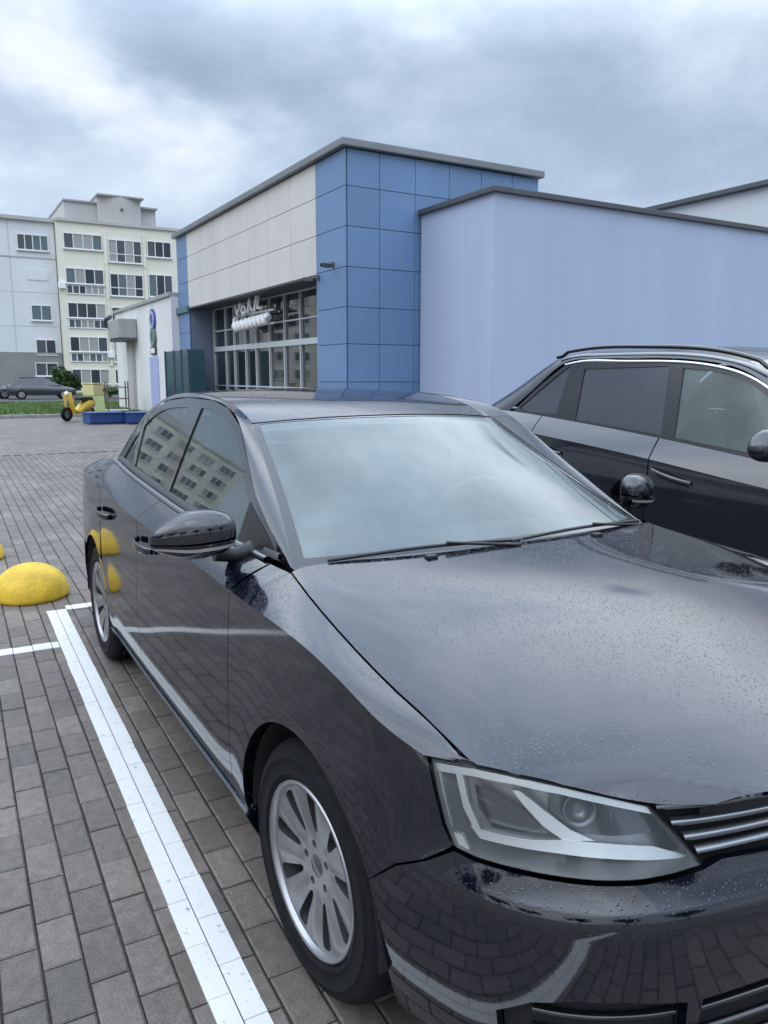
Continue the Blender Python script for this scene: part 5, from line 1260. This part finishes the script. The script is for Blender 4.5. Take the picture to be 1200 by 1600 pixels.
for sgn in (-1, 1):
    rows = []
    for j in range(7):
        s = j/6; row = []
        for i in range(71):
            t = 8*i/70; a, b = sdrip(t), sedge(t); c = (a+b)*.5+Vector((0, .35*abs(a.y-b.y), .014)); p = a*(1-s)**2+c*2*s*(1-s)+b*s*s; row.append((p.x, sgn*p.y, p.z))
        rows.append(row)
    gridn(MB(), rows, ref=SREF).build('pillar_rail', M_suv, suv)
gridn(MB(), sskin(2.62, 6.15), ref=SREF).build('roof', M_suv, suv)
gridn(MB(), sskin(0, 2.6), ref=SREF).build('windscreen', M_suvglass, suv)
gridn(MB(), sskin(6.16, 7.95, -.97, .97), ref=SREF).build('rear_window', M_priv, suv)
sp_ = MB(); gridn(sp_, [[(lerp(-2.10, -2.34+.06*s*s, i/4), s*.57, lerp(1.672, 1.640, i/4)-.03*s*s) for s in [lerp(-1, 1, j/16) for j in range(17)]] for i in range(5)]); sp_.build('roof_spoiler', M_suv, suv)
hd = MB(); gridn(hd, [[(lerp(.10-.10*s*s, 1.22-.14*s*s, i/12), s*(.78-SPX(lerp(.1, 1.2, i/12))), lerp(1.085, .90, (i/12)**1.6)-.035*s*s) for s in [lerp(-1, 1, j/24) for j in range(25)]] for i in range(13)]); hd.build('hood', M_suv, suv)
fr = MB(); gridn(fr, [[(1.28-.16*s*s*abs(s)-ins, s*.88, z) for s in [lerp(-1, 1, j/24) for j in range(25)]] for z, ins in ((.90, .07), (.80, .03), (.65, .0), (.45, .0), (.28, .05))], up=Vector((1, 0, 0))); fr.build('front_bumper', M_suv, suv)
rr_ = MB(); gridn(rr_, [[(-3.10+.14*s*s*abs(s)+ins, s*.88, z) for s in [lerp(-1, 1, j/24) for j in range(25)]] for z, ins in ((1.28, .17), (1.15, .08), (.95, .03), (.7, .0), (.45, .0), (.28, .05))], up=Vector((-1, 0, 0))); rr_.build('tailgate', M_suv, suv)
MB().box(-3.0, 1.1, -.80, .80, .22, .60).build('floor_pan', M_dark, suv)
for y in (-.38, .38):
    s_ = MB(); s_.bbox(-1.35, -.85, y-.25, y+.25, .62, .78, .05); s_.bbox(-1.42, -1.28, y-.24, y+.24, .72, 1.30, .05); s_.bbox(-1.42, -1.33, y-.13, y+.13, 1.31, 1.48, .035); s_.build('front_seat', M_seat, suv)
s_ = MB(); s_.bbox(-2.45, -1.95, -.62, .62, .60, .78, .05); s_.bbox(-2.5, -2.34, -.62, .62, .74, 1.30, .05); s_.build('rear_seat', M_seat, suv)
d_ = MB(); d_.bbox(-.52, -.05, -.72, .72, .80, 1.09, .05); d_.build('dashboard', M_dash, suv)
for ax, sgn in ((S_AF, -1), (S_AF, 1), (S_AR, -1), (S_AR, 1)): make_wheel(suv, Vector((ax, sgn*.875, S_WR+.002)), sgn, 0, S_WR/.316)
for ax in (S_AF, S_AR):
    for sgn in (-1, 1):
        ln = MB(); ln.grid([[(ax+.425*cos(a), sgn*y, S_WR+.425*sin(a)) for a in [pi*(-.05)+k*pi*1.1/24 for k in range(25)]] for y in (.89, .6)]); ln.build('wheel_liner', M_dark, suv)

# ================================================================== SMALL THINGS
M_yel = mat('yellow_painted_concrete', (0.62, 0.40, 0.025), 0.6, var=0.22, vscale=9, bump=0.35, bscale=35)
def dome(x, y, label):
    t = lthing('parking_dome', label, 'bollard', (x, y, 0), 0, 'yellow concrete domes at the bay ends')
    prof = [(.001, .235)]+[(.245*sin(a), .03+.205*cos(a)) for a in [radians(4+86*k/14) for k in range(15)]]+[(.247, .012), (.235, .0)]
    MB().lathe(prof, Matrix(), 40).build('dome', M_yel, t)
    MB().lathe([(.228, .008), (.228, -.004)], Matrix(), 32).build('base_ring', M_dark, t)
    for a in (-.55, 1.2): MB().bbox(.215*cos(a)-.02, .215*cos(a)+.02, .215*sin(a)-.02, .215*sin(a)+.02, .0, .03, .008).build('lifting_lug', M_dark, t)
dome(-4.16, -1.055, 'yellow concrete dome beside the end of the white line')
dome(-5.60, -1.36, 'yellow concrete dome cut by the left edge, behind the first')
dome(-4.40, -3.45, 'yellow concrete dome at the next bay end outside the frame')

# far parked cars on the road before the flats
def far_car(loc, label, col, rz):
    t = lthing('parked_car', label, 'car', loc, rz, 'cars parked before the apartment block')
    pm = paint('far_car_paint', col, 0.0)
    secs = [(-2.15, .55, .85), (-2.05, .78, .95), (-1.3, .84, .98), (0, .86, .95), (1.2, .85, .88), (1.9, .76, .74), (2.1, .55, .62)]
    b = MB(); b.grid([[(x, -w*.95, .28), (x, -w, .5), (x, -w*.97, h*.9), (x, -w*.85, h), (x, 0, h+.02), (x, w*.85, h), (x, w*.97, h*.9), (x, w, .5), (x, w*.95, .28)] for x, w, h in secs], True)
    for x, w, h in (secs[0], secs[-1]): b.add([(x, -w*.95, .28), (x, -w, .5), (x, -w*.85, h), (x, w*.85, h), (x, w, .5), (x, w*.95, .28)], [tuple(range(6))])
    b.build('body', pm, t)
    g = MB(); g.grid([[(xa, -.78, .9), (xa+dx, -.60, z), (xa+dx, .60, z), (xa, .78, .9)] for xa, dx, z in ((-1.9, .0, .92), (-1.9, .5, 1.36), (.15, .0, 1.42), (1.15, -.0, .90))], False)
    g.build('cabin_glass', M_priv, t)
    MB().bbox(-1.35, .25, -.58, .58, 1.37, 1.46, .03).build('roof', pm, t)
    for x in (-1.3, 1.3):
        for s in (-1, 1):
            R4 = Matrix.Translation((x, s*.84, .31)) @ Matrix.Rotation(pi/2*(1 if s < 0 else -1), 4, 'X')
            w = MB().lathe([(.20, 0), (.31, 0), (.31, -.2), (.2, -.2)], R4, 24, smooth=False).build('wheel', M_rub, t); MB().lathe([(0, .005), (.2, .004)], R4, 20, smooth=False).build('rim', M_alloy, w)
far_car((-56, 5.1, -.02), 'dark parked car before the grey base of the flats', (.02, .022, .03), radians(88))
far_car((-58, 1.6, -.02), 'grey-green parked car at the left edge before the flats', (.06, .075, .07), radians(92))


# yellow delivery scooter at the lawn edge
sco = lthing('delivery_scooter', 'yellow scooter with luggage box standing at the lawn edge', 'scooter', (-27.0, 2.85, 0), radians(-50))
M_scy = mat('scooter_yellow', (0.60, 0.38, 0.03), 0.35, coat=0.4); M_pale = mat('pale_yellow_box', (0.62, 0.56, 0.28), 0.5)
for x in (.55, -.55):
    R4 = Matrix.Translation((x, 0, .24)) @ Matrix.Rotation(pi/2, 4, 'X'); w = MB().lathe([(.14, .05), (.22, .06), (.24, 0), (.22, -.06), (.14, -.05)], R4, 24).build('wheel', M_rub, sco); MB().lathe([(0, .03), (.14, .04), (.14, -.04), (0, -.03)], R4, 16, smooth=False).build('rim', M_satin, w)
sb_ = MB(); sb_.grid([[(x, w*cos(a), z+h*sin(a)) for a in [2*pi*k/16 for k in range(16)]] for x, w, z, h in ((-.85, .05, .62, .05), (-.7, .17, .58, .17), (-.4, .21, .52, .22), (-.15, .19, .42, .16), (.1, .18, .30, .07), (.28, .17, .34, .09))], True, closed=True); sb_.build('body', M_scy, sco)
sh_ = MB(); sh_.grid([[(x+.05*cos(a), w*sin(a), z) for a in [lerp(-1.4, 1.4, k/10) for k in range(11)]] for x, z, w in ((.30, .25, .19), (.40, .55, .22), (.45, .80, .20), (.43, .98, .15))], True); sh_.build('leg_shield', M_scy, sco)
MB().tube([(.60, 0, .24), (.50, 0, .60), (.42, 0, 1.0)], .035, 8).build('fork', M_satin, sco)
MB().tube([(.36, -.32, 1.06), (.42, -.12, 1.02), (.42, .12, 1.02), (.36, .32, 1.06)], .018, 8).build('handlebar', M_trim, sco)
MB().lathe([(0, .05), (.06, .045), (.085, 0), (.07, -.05)], Matrix.Translation((.50, 0, .92)) @ Matrix.Rotation(pi/2, 4, 'Y'), 20).build('headlight', M_white, sco)
MB().bbox(-.62, -.02, -.15, .15, .68, .80, .04).build('seat', M_trim, sco)
bx_ = MB().bbox(-1.05, -.55, -.24, .24, .82, 1.22, .04).build('luggage_box', M_pale, sco)
MB().bbox(-1.06, -.54, -.25, .25, 1.222, 1.27, .02).build('lid', M_scy, bx_)

# blue plastic crates and an advertising board by the white building
M_blu = mat('blue_crate_plastic', (0.02, 0.06, 0.20), 0.45, var=0.2, vscale=6)
def crate(x, y, label, rz, w=1.15):
    t = lthing('blue_crate', label, 'crate', (x, y, 0), rz, 'blue crates by the white building')
    MB().bbox(-.38, .38, -w/2, w/2, .01, .05, .01).build('floor', M_blu, t)
    for s in (-1, 1):
        MB().bbox(s*.38-.025, s*.38+.025, -w/2, w/2, .05, .34, .012).build('side_wall', M_blu, t); MB().bbox(-.35, .35, s*(w/2-.03)-.025, s*(w/2-.03)+.025, .05, .34, .012).build('end_wall', M_blu, t)
        for k in range(4):
            y_ = lerp(-w/2+.15, w/2-.15, k/3); MB().bbox(s*.415-.012, s*.415+.012, y_-.03, y_+.03, .05, .33, .006).build('rib', M_blu, t)
    MB().bbox(-.44, .44, -w/2-.03, w/2+.03, .34, .37, .01).build('rim', M_blu, t)
crate(-24.9, 3.32, 'blue plastic crate nearest the scooter', .1); crate(-24.4, 4.45, 'blue plastic crate against the sedan roofline, right of the other', -.05)
M_lime = mat('pale_green_board', (0.42, 0.50, 0.22), 0.6)
bd = lthing('folding_board', 'pale green folding board behind the scooter', 'board', (-29.0, 3.75, 0), .2)
for s in (-1, 1): MB().add([(s*.28, -.32, 0), (s*.28, .32, 0), (s*.03, .32, 1.05), (s*.03, -.32, 1.05), (s*.25, -.32, 0), (s*.25, .32, 0), (s*.0+.0*s, .32, 1.05), (s*.0, -.32, 1.05)], [(0, 1, 2, 3), (7, 6, 5, 4), (0, 3, 7, 4), (1, 5, 6, 2), (3, 2, 6, 7), (0, 4, 5, 1)]).build('board_leaf', M_lime, bd)
rk = lthing('display_stand', 'brown metal display stand beside the white wall', 'stand', (-31.2, 5.0, 0))
M_brn = mat('brown_metal', (0.16, 0.10, 0.08), 0.6)
for x in (-.25, .25):
    for y in (-.4, .4): MB().bbox(x-.025, x+.025, y-.025, y+.025, 0, 1.3, .006).build('post', M_brn, rk)
for z in (.15, .6, 1.05): MB().bbox(-.27, .27, -.42, .42, z, z+.04, .006).build('shelf', M_brn if z > .5 else M_white, rk)
